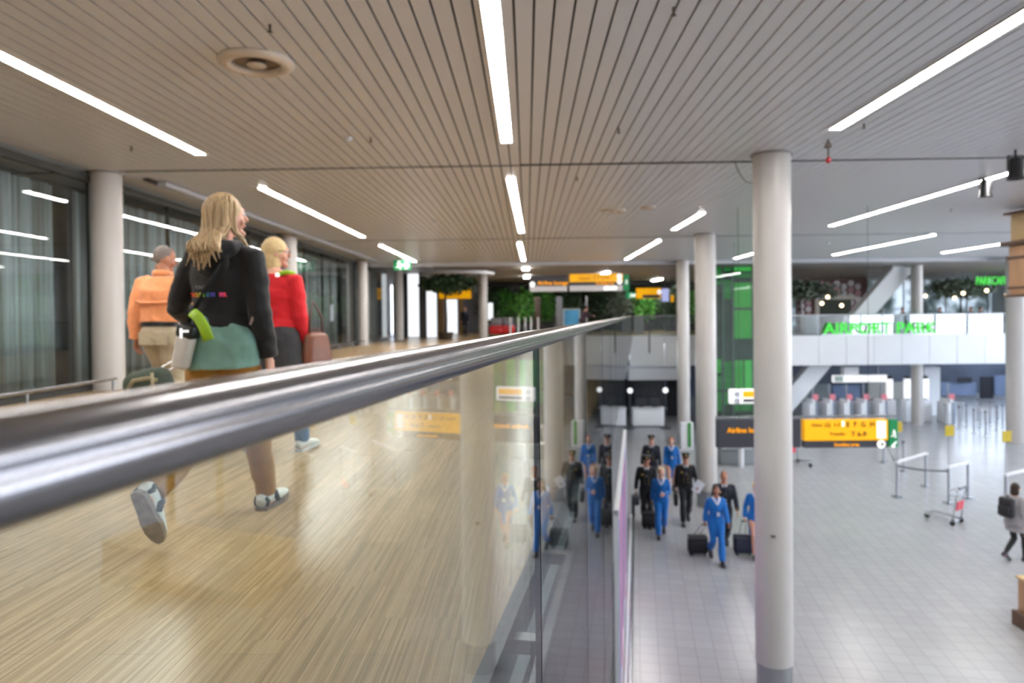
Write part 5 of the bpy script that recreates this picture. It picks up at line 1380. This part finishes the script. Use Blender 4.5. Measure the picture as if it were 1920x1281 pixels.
MB().rbox((w*.1,-.11,h*.5), (w*.16,.03,h*.8), .01).build('pale_green_field', mat('pale_green', rgb(196,212,200), .5, nscale=4, namt=.03), t); MB().rbox((w*.4,0.4,h+.2), (w*.28,.3,.42), .03).build('mount_box', BRWHITE, t)
for x in (.15,.85): MB().cyl((w*x,.0,h), (w*x,.0,h+.9), .03, n=8).build('hanger', STEEL, t)
# back of the lower hall at right: white pier, dark openings, light panels
def wallpiece(name, label, cat, x0, y0, x1, y1, Y, m, d=.2, **k): return panel(name, label, cat, x0, y0, x1, y1, Y, m, d, **k)
wallpiece('pier', 'wide white pier under the bridge beside the tall column', 'pier', 1727, 688, 1757, 786, 37.2, BRWHITE, .6)
GW = mat('beige_grey_panel', rgb(176,174,166), .6, nscale=1, namt=.08); DK = mat('dark_opening', rgb(30,32,42), .5, nscale=1, namt=.2); BLG = mat('blue_grey_panel', rgb(120,136,168), .5, nscale=1, namt=.12)
for i, (x0,y0,x1,y1,mm,lb) in enumerate(((1560,722,1612,758,BLG,'blue-grey partition behind the access gates'),(1626,716,1662,760,GW,'beige partition behind the access gates, left'),(1668,716,1706,760,GW,'beige partition behind the white pillars'),(1490,720,1556,760,mat('grey_green_panel', rgb(150,158,158), .6, nscale=1, namt=.1),'grey partition beside the foot of the strut'),(1764,716,1830,742,BLG,'blue-grey partition behind the post cluster'),(1838,706,1862,782,DK,'dark doorway panel behind the post cluster'),(1864,704,1890,742,BLG,'blue-grey partition at the right end of the lower hall'),(1796,708,1822,718,DK,'dark slot screen high behind the post cluster'))):
    wallpiece('partition', lb, 'partition', x0, y0, x1, y1, 44.5-i*.13, mm, .1)
for i, (x0, x1) in enumerate(((1792,1832),(1842,1878),(1692,1712),(1760,1776))):
    a, b = at(x0,690,39), at(x1,690,39); t = thing('ceiling_panel_light', 'white light panel under the bridge, %s' % ('above the blue partition','right end','left of the tall column','beside the white pier')[i], 'ceiling light', (a.x,39,2.9), 0, 'light panels under the bridge')
    MB().rbox(((b.x-a.x)/2,0,-.05), (b.x-a.x,1.2,.08), .02).build('diffuser', emat('bridge_lamp', (.9,.95,1,1), 9), t); MB().rbox(((b.x-a.x)/2,0,0), (b.x-a.x+.1,1.3,.06), .01).build('frame', WHITE, t)

# service desks under the bridge straight ahead
for i, (x0, x1) in enumerate(((1113,1174),(1187,1249))):
    p = hallpos(x0, 801); w = at(x1,801,p.y).x - p.x
    t = thing('service_desk', 'white service desk under the bridge, %s of the two' % ('left','right')[i], 'desk', p, 0, 'white service desks')
    MB().rbox((w/2,.3,.45), (w,.6,.80), .03).build('front', BRWHITE, t, smooth='auto'); MB().rbox((w/2,.3,.90), (w+.06,.7,.06), .015).build('worktop', BRWHITE, t, smooth='auto')
    for x in (.05,w-.05): MB().box((x,.1,.1), (.06,.06,.24)).build('leg', STEEL, t)
    for j, x in enumerate((w*.3,w*.72)):
        q = thing('monitor', 'dark desk monitor on the %s white service desk, %s one' % (('left','right')[i], ('left','right')[j]), 'monitor', (p.x+x, p.y+.4, .93), 0, 'desk monitors')
        MB().rbox((0,0,.28), (.48,.04,.30), .01).build('screen', DARK, q); MB().cyl((0,.02,0),(0,.02,.16),.02,n=8).build('stand', DARK, q); MB().box((0,.02,.008), (.22,.16,.016)).build('base', DARK, q)
for i, px in enumerate((1116,1181,1247)):
    p = at(px, 760, hallpos(1181,801).y-.45); t = thing('round_sign', 'round white sign on a dark stand beside the service desks, %s of three' % ('left','middle','right')[i], 'sign', (p.x,hallpos(1181,801).y-.45,0), 0, 'round white signs')
    MB().cyl((0,0,0),(0,0,1.75),.04,n=10).build('stand', DARK, t); MB().cyl((0,-.06,1.85),(0,-.12,1.85),.13,n=24).build('disc', SWHITE, t, smooth='auto'); MB().cyl((0,0,0),(0,0,.03),.25,n=20).build('foot', DARK, t)
DG = mat('dark_grey_glass', rgb(62,68,78), .2, nscale=1, namt=.2)
for i, (x0,x1) in enumerate(((1048,1082),(1088,1112),(1114,1172),(1176,1184),(1188,1246),(1250,1276))):
    wallpiece('dark_partition', 'dark wall section behind the service desks, %s' % ('far left','second from left','behind the left desk','narrow one between the desks','behind the right desk','far right')[i], 'partition', x0, 713, x1, 796, 37.8-i*.05, DK if i not in (2,4) else DG, .15)
# things under the long sign's dark part
p = hallpos(1360,872)
t = thing('booth', 'small grey booth with dark window under the charcoal end of the long sign', 'booth', p, 0)
MB().rbox((.6,.5,.62), (1.5,.9,1.24), .03).build('body', mat('booth_grey', rgb(150,156,158), .5, nscale=2, namt=.05), t, smooth='auto'); MB().box((.35,.03,.95), (.75,.05,.45)).build('window', DK, t); MB().rbox((.35,-.12,.66), (1.1,.3,.06), .01).build('shelf', BRWHITE, t)
p = hallpos(1390,876); t = thing('bollard', 'white bollard standing left of the nearest column under the sign', 'bollard', p); MB().cyl((0,0,0),(0,0,.95),.09,n=20).build('shaft', BRWHITE, t, smooth='auto'); MB().sph((0,0,.95), (.09,.09,.05), 16, 8).build('cap', BRWHITE, t, smooth=True)
p = hallpos(1287,842); t = thing('green_pillar', 'narrow green and white pillar right of the red-haired crew member', 'pillar', p); MB().rbox((0,0,.55), (.5,.3,1.1), .02).build('body', BRWHITE, t); MB().rbox((.08,-.17,.6), (.14,.03,1.0), .01).build('stripe', mat('leaf_green_paint', rgb(60,140,70), .5, nscale=3, namt=.05), t)

# brown kiosk at the right edge
BRN = mat('kiosk_wood', rgb(176,136,100), .45, nscale=3, namt=.15, stretch=(1,1,.3)); BRD = mat('kiosk_dark_wood', rgb(92,68,52), .5, nscale=3, namt=.15); CRM = mat('kiosk_cream', rgb(206,176,128), .5, nscale=2, namt=.08)
Yk = 13.6; a = at(1893, 470, Yk)
a = at(1892, 470, Yk+2.0); a.x -= 0.02
t = thing('kiosk', 'brown wooden kiosk at the right picture edge, counter below and stepped canopy above', 'kiosk', (a.x, Yk, 0))
zt = lambda py: at(1893, py, Yk+1.9).z
MB().rbox((1.6,1.0,(zt(398)+zt(452))/2), (3.1,2.0,zt(398)-zt(452)), .02).build('canopy_top', CRM, t, smooth='auto')
MB().rbox((1.6,1.0,zt(457)), (3.4,2.3,.10), .02).build('cornice', BRD, t, smooth='auto')
MB().rbox((1.6,1.0,(zt(462)+zt(552))/2), (3.15,2.05,zt(462)-zt(552)), .02).build('canopy_body', BRN, t, smooth='auto')
MB().rbox((1.6,1.0,zt(484)), (3.2,2.1,.07), .015).build('band', BRD, t); MB().rbox((1.6,1.0,zt(540)), (3.2,2.1,.06), .015).build('band', BRD, t); MB().rbox((1.6,1.0,zt(555)), (3.3,2.2,.05), .015).build('band', BRD, t)
MB().rbox((1.6,1.0,zt(400)), (3.3,2.2,.05), .01).build('top_trim', BRD, t)
for x, y in ((2.9,.2),(2.9,1.9)): MB().box((x,y,zt(555)/2), (.14,.14,zt(555))).build('post', BRD, t)
c = hallpos(1903,1171); cx, cyy = c.x-a.x, c.y-Yk-1.5
MB().rbox((cx+1.93,cyy+.75,.53), (3.8,1.46,.6), .02).build('counter', BRN, t, smooth='auto'); MB().rbox((cx+1.93,cyy+.75,.85), (3.86,1.5,.05), .015).build('countertop', CRM, t, smooth='auto'); MB().rbox((cx+1.9,cyy+.75,.13), (3.88,1.56,.26), .01).build('plinth', BRD, t)

# ================================================================== upper floor, far end
def leaves(c, r, n, size, seed, flat=1.0):
    rnd = random.Random(seed); m = MB()
    for k in range(n):
        while True:
            v = Vector((rnd.uniform(-1,1), rnd.uniform(-1,1), rnd.uniform(-1,1)))
            if v.length < 1: break
        v = v*(0.6+.4*rnd.random()); p = Vector((c[0]+v.x*r[0], c[1]+v.y*r[1], c[2]+v.z*r[2]))
        q = Euler((rnd.uniform(0,6),rnd.uniform(0,6),rnd.uniform(0,6))).to_matrix(); s_ = size*rnd.uniform(.6,1.3)
        m.add([p+q@Vector(a) for a in ((0,-s_,0),(s_*.45,0,.1*s_),(0,s_,0),(-s_*.45,0,.1*s_))], [(0,1,2,3)])
    return m
LF = mat('leaf_dark_green', rgb(44,70,42), .5, nscale=1.5, namt=.35); LF2 = mat('leaf_mid_green', rgb(104,176,80), .5, nscale=1.5, namt=.35); LF3 = mat('leaf_grey_green', rgb(104,118,106), .5, nscale=1.5, namt=.3)
BARK = mat('bark', rgb(66,54,46), .8, nscale=8, namt=.2, bump=.4)
def tree(px, pyb, Y, crown, zc, r, n, size, label, seed, lf=LF, zb=UP):
    p = at(px, pyb, Y); t = thing('potted_tree', label, 'tree', (p.x, Y, zb))
    MB().lathe([(0,0),(.30,0),(.38,.34),(.34,.34),(.30,.28),(0,.28)], n=24).build('pot', BARK, t, smooth='auto')
    m = MB(); m.tube([(0,0,.25),(.03,0,1.0),(-.02,0,zc-.2)], [.075,.06,.05], 10)
    for k in range(6):
        a = k*1.05; m.tube([(0,0,zc-.5+.05*k),(math.cos(a)*r[0]*.4,math.sin(a)*r[1]*.4,zc-.1),(math.cos(a)*r[0]*.75,math.sin(a)*r[1]*.75,zc+.15)], [.035,.025,.01], 6)
    m.build('trunk', BARK, t, smooth=True)
    leaves((crown,0,zc), r, n, size, seed).build('foliage', lf, t)
tree(836, 630, 33.4, 0.15, 2.68, (1.6,1.2,.55), 1500, .13, 'dark leafy potted tree at the far end of the upper floor before a yellow sign', 5)
tree(1500, 600, 41.0, 0.1, 2.45, (2.6,1.2,.75), 1300, .16, 'leafy tree on the white bridge directly right of the nearest column', 6, LF3)
tree(1801, 600, 41.0, 0.0, 2.45, (2.3,1.2,.72), 1300, .16, 'leafy tree on the white bridge before the green cafe letters', 8, LF3)
# ring light above the potted tree
p = at(858, 506, 34); t = thing('ring_canopy', 'thin pale curved canopy ring under the ceiling above the potted tree', 'canopy', (p.x, 34, 7.52))
MB().lathe([(1.72,0),(1.80,0),(1.80,.14),(1.72,.14)], n=48, close=True).build('ring', WHITE, t, smooth='auto')
for a in (0,2.1,4.2): MB().cyl((1.76*math.cos(a),1.76*math.sin(a),.1),(1.76*math.cos(a),1.76*math.sin(a),.28),.01,n=6).build('wire', DARK, t)
LB = emat('lightbox_white', (.93,.97,1,1), 1.25)
for i, (x0,y0,x1,y1,Y,lb) in enumerate(((765,515,786,652,37,'bright white lit panel left of the potted tree, behind the walkway column'),(800,552,819,650,36.5,'bright white lit panel just left of the tree trunk, lower one'),(835,560,858,640,44,'bright white lit panel behind the tree trunk'),(915,568,924,600,40,'small bright screen right of the slim column by the tree'))):
    t, w, h = wallpiece('light_panel', lb, 'light panel', x0, y0, x1, y1, Y, WHITE, .2); MB().box((w/2,-.11,h/2), (w*.94,.03,h*.98)).build('lit_face', LB, t)
    if t.location.z < UP+.15: t.location.z = UP+.004
    if t.location.z > UP+.02: MB().box((w/2,0,(UP-t.location.z)/2), (.1,.1,t.location.z-UP)).build('stand', DARK, t)
for i, (x0,x1,y0,Y) in enumerate(((758,764,512,36.8),(787,799,512,36.2),(822,832,560,42),(862,868,560,43))):
    t, w, h = wallpiece('dark_pilaster', 'dark upright frame post near the potted tree, %s' % ('left of the lit panel','right of the lit panel','between tree and lit panel','behind the walking figure')[i], 'post', x0, y0, x1, 640, Y, DARK if i < 2 else mat('brown_post', rgb(120,96,60), .5, nscale=3, namt=.1), .2)
    t.location.z = UP
# far persons
fg = Fig(True, .24, 'R', armL=(8,8,20), armR=(-8,8,20), lean=2, head=(0,-6))
p = at(872, 630, 39.5); t = person('person in long dark coat walking behind the potted tree on the upper floor', (p.x,39.5,UP), 175, 1.68, fg, .018)
trousers(t, fg, cloth('black_leggings', rgb(22,22,26)), .008); jacket(t, fg, cloth('dark_navy_coat', rgb(24,30,48)), name='coat', inf=.03, flare=.1); skirt(t, fg, MATS['cloth_dark_navy_coat'], .60, 1.0, .2, 'coat_skirt'); hair(t, fg, GRY, 'bob')
for sd in 'LR': fg.shoe(t, sd, BLACK, BLACK, high=.08)
fg = Fig(True, .05, 'R', armL=(40,10,50), armR=(40,10,50), lean=22, head=(0,-10))
p = at(1091, 600, 34.6); t = person('person in dark purple jacket leaning over at the far end of the handrail', (p.x,34.6,UP), 60, 1.56, fg, .018)
trousers(t, fg, cloth('black_leggings', rgb(22,22,26)), .012); jacket(t, fg, cloth('dark_purple_jacket', rgb(58,38,54)), inf=.04); hair(t, fg, cloth('dark_brown_hair', rgb(48,34,26)), 'short')
for sd in 'LR': fg.shoe(t, sd, BLACK, BLACK)
# red carts, posts, poster, trunk columns
for i, px in enumerate((930, 953)):
    p = at(px, 620, 38); t = thing('baggage_cart', 'red and grey baggage cart at the far end of the upper floor, %s one' % ('left','right')[i], 'cart', (p.x,38,UP), 0, 'red baggage carts')
    MB().rbox((0,0,.35), (.75,.9,.45), .12, 3).build('hood', mat('cart_red', rgb(206,30,40), .35, nscale=3, namt=.05), t, smooth='auto'); MB().rbox((0,.1,.75), (.6,.5,.5), .04).build('basket', mat('cart_grey', rgb(120,122,126), .4, nscale=3, namt=.1), t, smooth='auto')
    for sx in (-1,1): MB().cyl((sx*.3-.03,-.2,.08),(sx*.3+.03,-.2,.08),.08,n=16).build('wheel', BLACK, t)
for i, px in enumerate((957,972,985,996,1009)):
    p = at(px, 620, 33); t = thing('low_post', 'short steel post on the upper floor beyond the handrail, number row beside the red carts', 'post', (p.x,33,UP), 0, 'row of short steel posts')
    t['label'] = 'short steel post in the row of five right of the red baggage carts'
    MB().cyl((0,0,0),(0,0,1.0),.04,n=12).build('shaft', WHITE, t, smooth='auto'); MB().sph((0,0,1.0),(.045,.045,.03),10,6).build('cap', WHITE, t, smooth=True)
t, w, h = wallpiece('poster_stand', 'upright pale blue poster stand behind the person in purple', 'poster', 1056, 562, 1087, 612, 38, mat('poster_sky', rgb(70,150,200), .4, nscale=.9, namt=.5), .25, frame=mat('poster_border', rgb(190,200,206), .4, nscale=3, namt=.03)); t.location.z = UP
for i, (x0,x1,Y,mm) in enumerate(((1003,1013,40,BARK),(1043,1054,41,mat('grey_pillar', rgb(104,106,112), .5, nscale=3, namt=.05)),(1098,1101,42,STEEL))):
    t, w, h = wallpiece('slim_pillar', 'slim dark pillar before the greenery under the wide overhead board, %s' % ('brown one','grey one','thin steel one')[i], 'pillar', x0, 548, x1, 618, Y, mm, .25); t.location.z = UP
t, w, h = wallpiece('display_cabinet', 'grey display cabinet at the far end right of the overhead board', 'cabinet', 1189, 560, 1206, 592, 43, mat('cabinet_grey', rgb(150,154,164), .4, nscale=3, namt=.05), .4); t.location.z = UP
# greenery: separate shrubs before the dark end wall
rnd = random.Random(11)
SHRUB = [(918,1.5,LF),(950,1.6,LF2),(985,1.4,LF2),(1025,1.7,LF2),(1062,1.5,LF),(1120,1.3,LF),(1160,1.5,LF3),(1215,1.4,LF2),(1255,1.5,LF),(1300,1.3,LF2)]
nm = ['behind the slim column by the tree','right of the red carts','above the short steel posts','under the left end of the overhead board','behind the blue poster stand','right of the person in purple','under the green end of the overhead board','below the orange overhead sign','below the lilac screen','behind the second hall column']
for i, (px, r_, lf) in enumerate(SHRUB):
    p = at(px, 600, 46); t = thing('tall_shrub', 'tall far green shrub ' + nm[i], 'shrub', (p.x,45.2+1.7*(i%2),UP), 0, 'greenery at the far end')
    MB().rbox((0,0,.25), (1.0,.5,.5), .04).build('planter', DARK, t)
    m = leaves((0,0,1.75), (1.05,.55,1.4), 480, .15, 30+i); m.build('foliage', lf, t)
    MB().tube([(0,0,.4),(0,0,1.6)], [.04,.03], 8).build('stem', BARK, t, smooth=True)
# dark hanging foliage band
for i, px in enumerate((935,1000,1065,1130,1195)):
    p = at(px, 545, 48.5); t = thing('hanging_plant', 'dark hanging plant mass under the far ceiling, position %s' % ('above the red carts','above the short posts','over the blue poster','right of the wide board','by the orange sign')[i], 'plant', (p.x,48.5,CEIL-.02), 0, 'hanging plants')
    t['label'] = t['label'].replace('position ', '')
    MB().rbox((0,0,-.1), (1.9,.4,.2), .03).build('trough', DARK, t); leaves((0,0,-.75), (1.15,.6,.65), 380, .16, 60+i).build('foliage', LF, t)

# ------------------------------------------------------------------ cafe on the bridge
Yc = 46.0; a = at(1497, 600, Yc); b = at(1628, 520, Yc)
t = thing('cafe_stall', 'dark cafe front with brown and white hexagon pattern and pale framed opening on the bridge', 'cafe', (a.x,Yc,UP))
W, H = b.x-a.x, CEIL-UP-.02
MB().rbox((W/2,.3,H/2), (W,.4,H), .02).build('wall', mat('cafe_brown', rgb(96,64,60), .6, nscale=2, namt=.2), t)
hm = MB(); hm2 = MB(); rnd = random.Random(4)
for i in range(10):
    for j in range(8):
        x = .25+i*.47; z = .3+j*.42+(i%2)*.21
        if x > W-.2 or z > H-.2: continue
        (hm if rnd.random() < .5 else hm2).add([(x+.22*math.cos(R(60*k)), .07, z+.22*math.sin(R(60*k))) for k in range(6)]+[(x+.22*math.cos(R(60*k)), .10, z+.22*math.sin(R(60*k))) for k in range(6)], [tuple(range(6)), tuple(reversed(range(6,12)))]+[(k,(k+1)%6,(k+1)%6+6,k+6) for k in range(6)])
o = hm.build('white_pattern', mat('hex_white', rgb(214,206,210), .5, nscale=2, namt=.05), t); o = hm2.build('hexagon_pattern', mat('hex_pink', rgb(186,140,146), .5, nscale=2, namt=.1), t)
x0 = at(1533,0,Yc).x-a.x; x1 = at(1594,0,Yc).x-a.x
MB().box(((x0+x1)/2, .04, 1.0), (x1-x0, .06, 2.0)).build('opening', mat('cafe_dark_green', rgb(48,56,36), .6, nscale=2, namt=.4), t)
MB().rbox(((x0+x1)/2, .0, 2.12), (x1-x0+.5, .2, .28), .02).build('lintel', mat('cafe_beige', rgb(206,200,188), .5, nscale=2, namt=.05), t); MB().rbox((x0-.15,0,1.0), (.3,.2,2.1), .02).build('jamb', MATS['cafe_beige'], t)
p = at(1830, 534, 39.6); t = thing('lit_sign', 'green glowing letters reading PARKCAFE hanging at the right above the bridge', 'sign', (p.x, 39.6, p.z))
b_ = text('letters', 'PARKCAFE', .66, NEON, t, (0,0,0), depth=.02, bold=.004); wd = max(v.co.x for v in b_.data.vertices); spn = at(1888,534,39.6).x-p.x
for v in b_.data.vertices: v.co.x *= spn/wd
for x in (.2, spn-.2): MB().cyl((x,.0,.3), (x,.0,CEIL-p.z), .01, n=6).build('wire', DARK, t)
for i, (px, py) in enumerate(((1552,557),(1541,569),(1578,573),(1735,555),(1790,559),(1806,550),(1850,545),(1888,552),(1733,502),(1865,501),(1880,499))):
    p = at(px, py, 39.3); t = thing('pendant_lamp', 'small warm pendant lamp over the cafe, ' + ['upper one in the dark opening','lower left one in the dark opening','lower right one in the dark opening','just right of the tall column','beside the second tree trunk','right above the second tree trunk','middle one right of the second tree','rightmost low one','high one by the tall column','left one of the high pair over green letters','right one of the high pair over green letters'][i], 'lamp', p, 0, 'cafe pendant lamps')
    MB().sph((0,0,0), .10, 14, 10).build('globe', emat('warm_globe', (1,.80,.52,1), 5), t, smooth=True); MB().cyl((0,0,.09),(0,0,CEIL-p.z),.008,n=6).build('wire', DARK, t)
for i, (px, cl, lb) in enumerate(((1694,(40,40,44),'seated person in dark top left of the tall column on the bridge'),(1836,(60,44,50),'seated person in maroon top under the green cafe letters'),(1822,(34,36,42),'seated person in black top left of the maroon one on the bridge'),(1886,(40,40,60),'seated person in navy top at the right end of the bridge'),(1764,(50,46,46),'seated person in brown top right of the tall column on the bridge'))):
    fg = Fig(i % 2 == 1, .32, 'R', armL=(30,8,50), armR=(30,8,50), lean=4, head=(0,-8), hipdrop=.40, kick=('L',.34,.085,0))
    Yp = 38.6+.5*i; p = at(px, 600, Yp)
    t = person(lb, (p.x,Yp,UP+.003), 90 if i % 2 else -90, 1.75, fg, .022); mc = cloth('seated_%d' % i, (*[lin(q) for q in cl],1)); trousers(t, fg, cloth('black_leggings', rgb(22,22,26)), .012); jacket(t, fg, mc, inf=.03); hair(t, fg, MATS['cloth_dark_brown_hair'], 'short')
    for sd in 'LR': fg.shoe(t, sd, BLACK, BLACK)
    q = thing('stool', 'low pale cafe stool under the ' + lb.split(' in ')[0] + ' in ' + lb.split(' in ')[1].split(' ')[0] + ' top', 'stool', (p.x,Yp,UP), 0, 'cafe stools')
    MB().cyl((0,0,.37),(0,0,.42),.20,n=20).build('seat', GW, q, smooth='auto')
    for a_ in (0.8,2.4,3.9,5.5): MB().cyl((.17*math.cos(a_),.17*math.sin(a_),0),(.12*math.cos(a_),.12*math.sin(a_),.38),.015,n=8).build('leg', STEEL, q)
for i, (x0, x1) in enumerate(((1505,1530),(1637,1664),(1669,1691),(1752,1774),(1780,1806))):
    p = at((x0+x1)/2, 600, 36.8); t = thing('cafe_bench', 'low white bench block behind the bridge balustrade, %s' % ('left end','below the strut foot','left of the tall column','right of the tall column','before the second tree')[i], 'bench', (p.x,36.8,UP), 0, 'white bench blocks')
    MB().rbox((0,0,.45), ((x1-x0)/1300*37.3,.5,.9), .03).build('block', BRWHITE, t, smooth='auto'); MB().rbox((0,0,.92), ((x1-x0)/1300*37.3+.06,.56,.05), .01).build('top', BRWHITE, t)
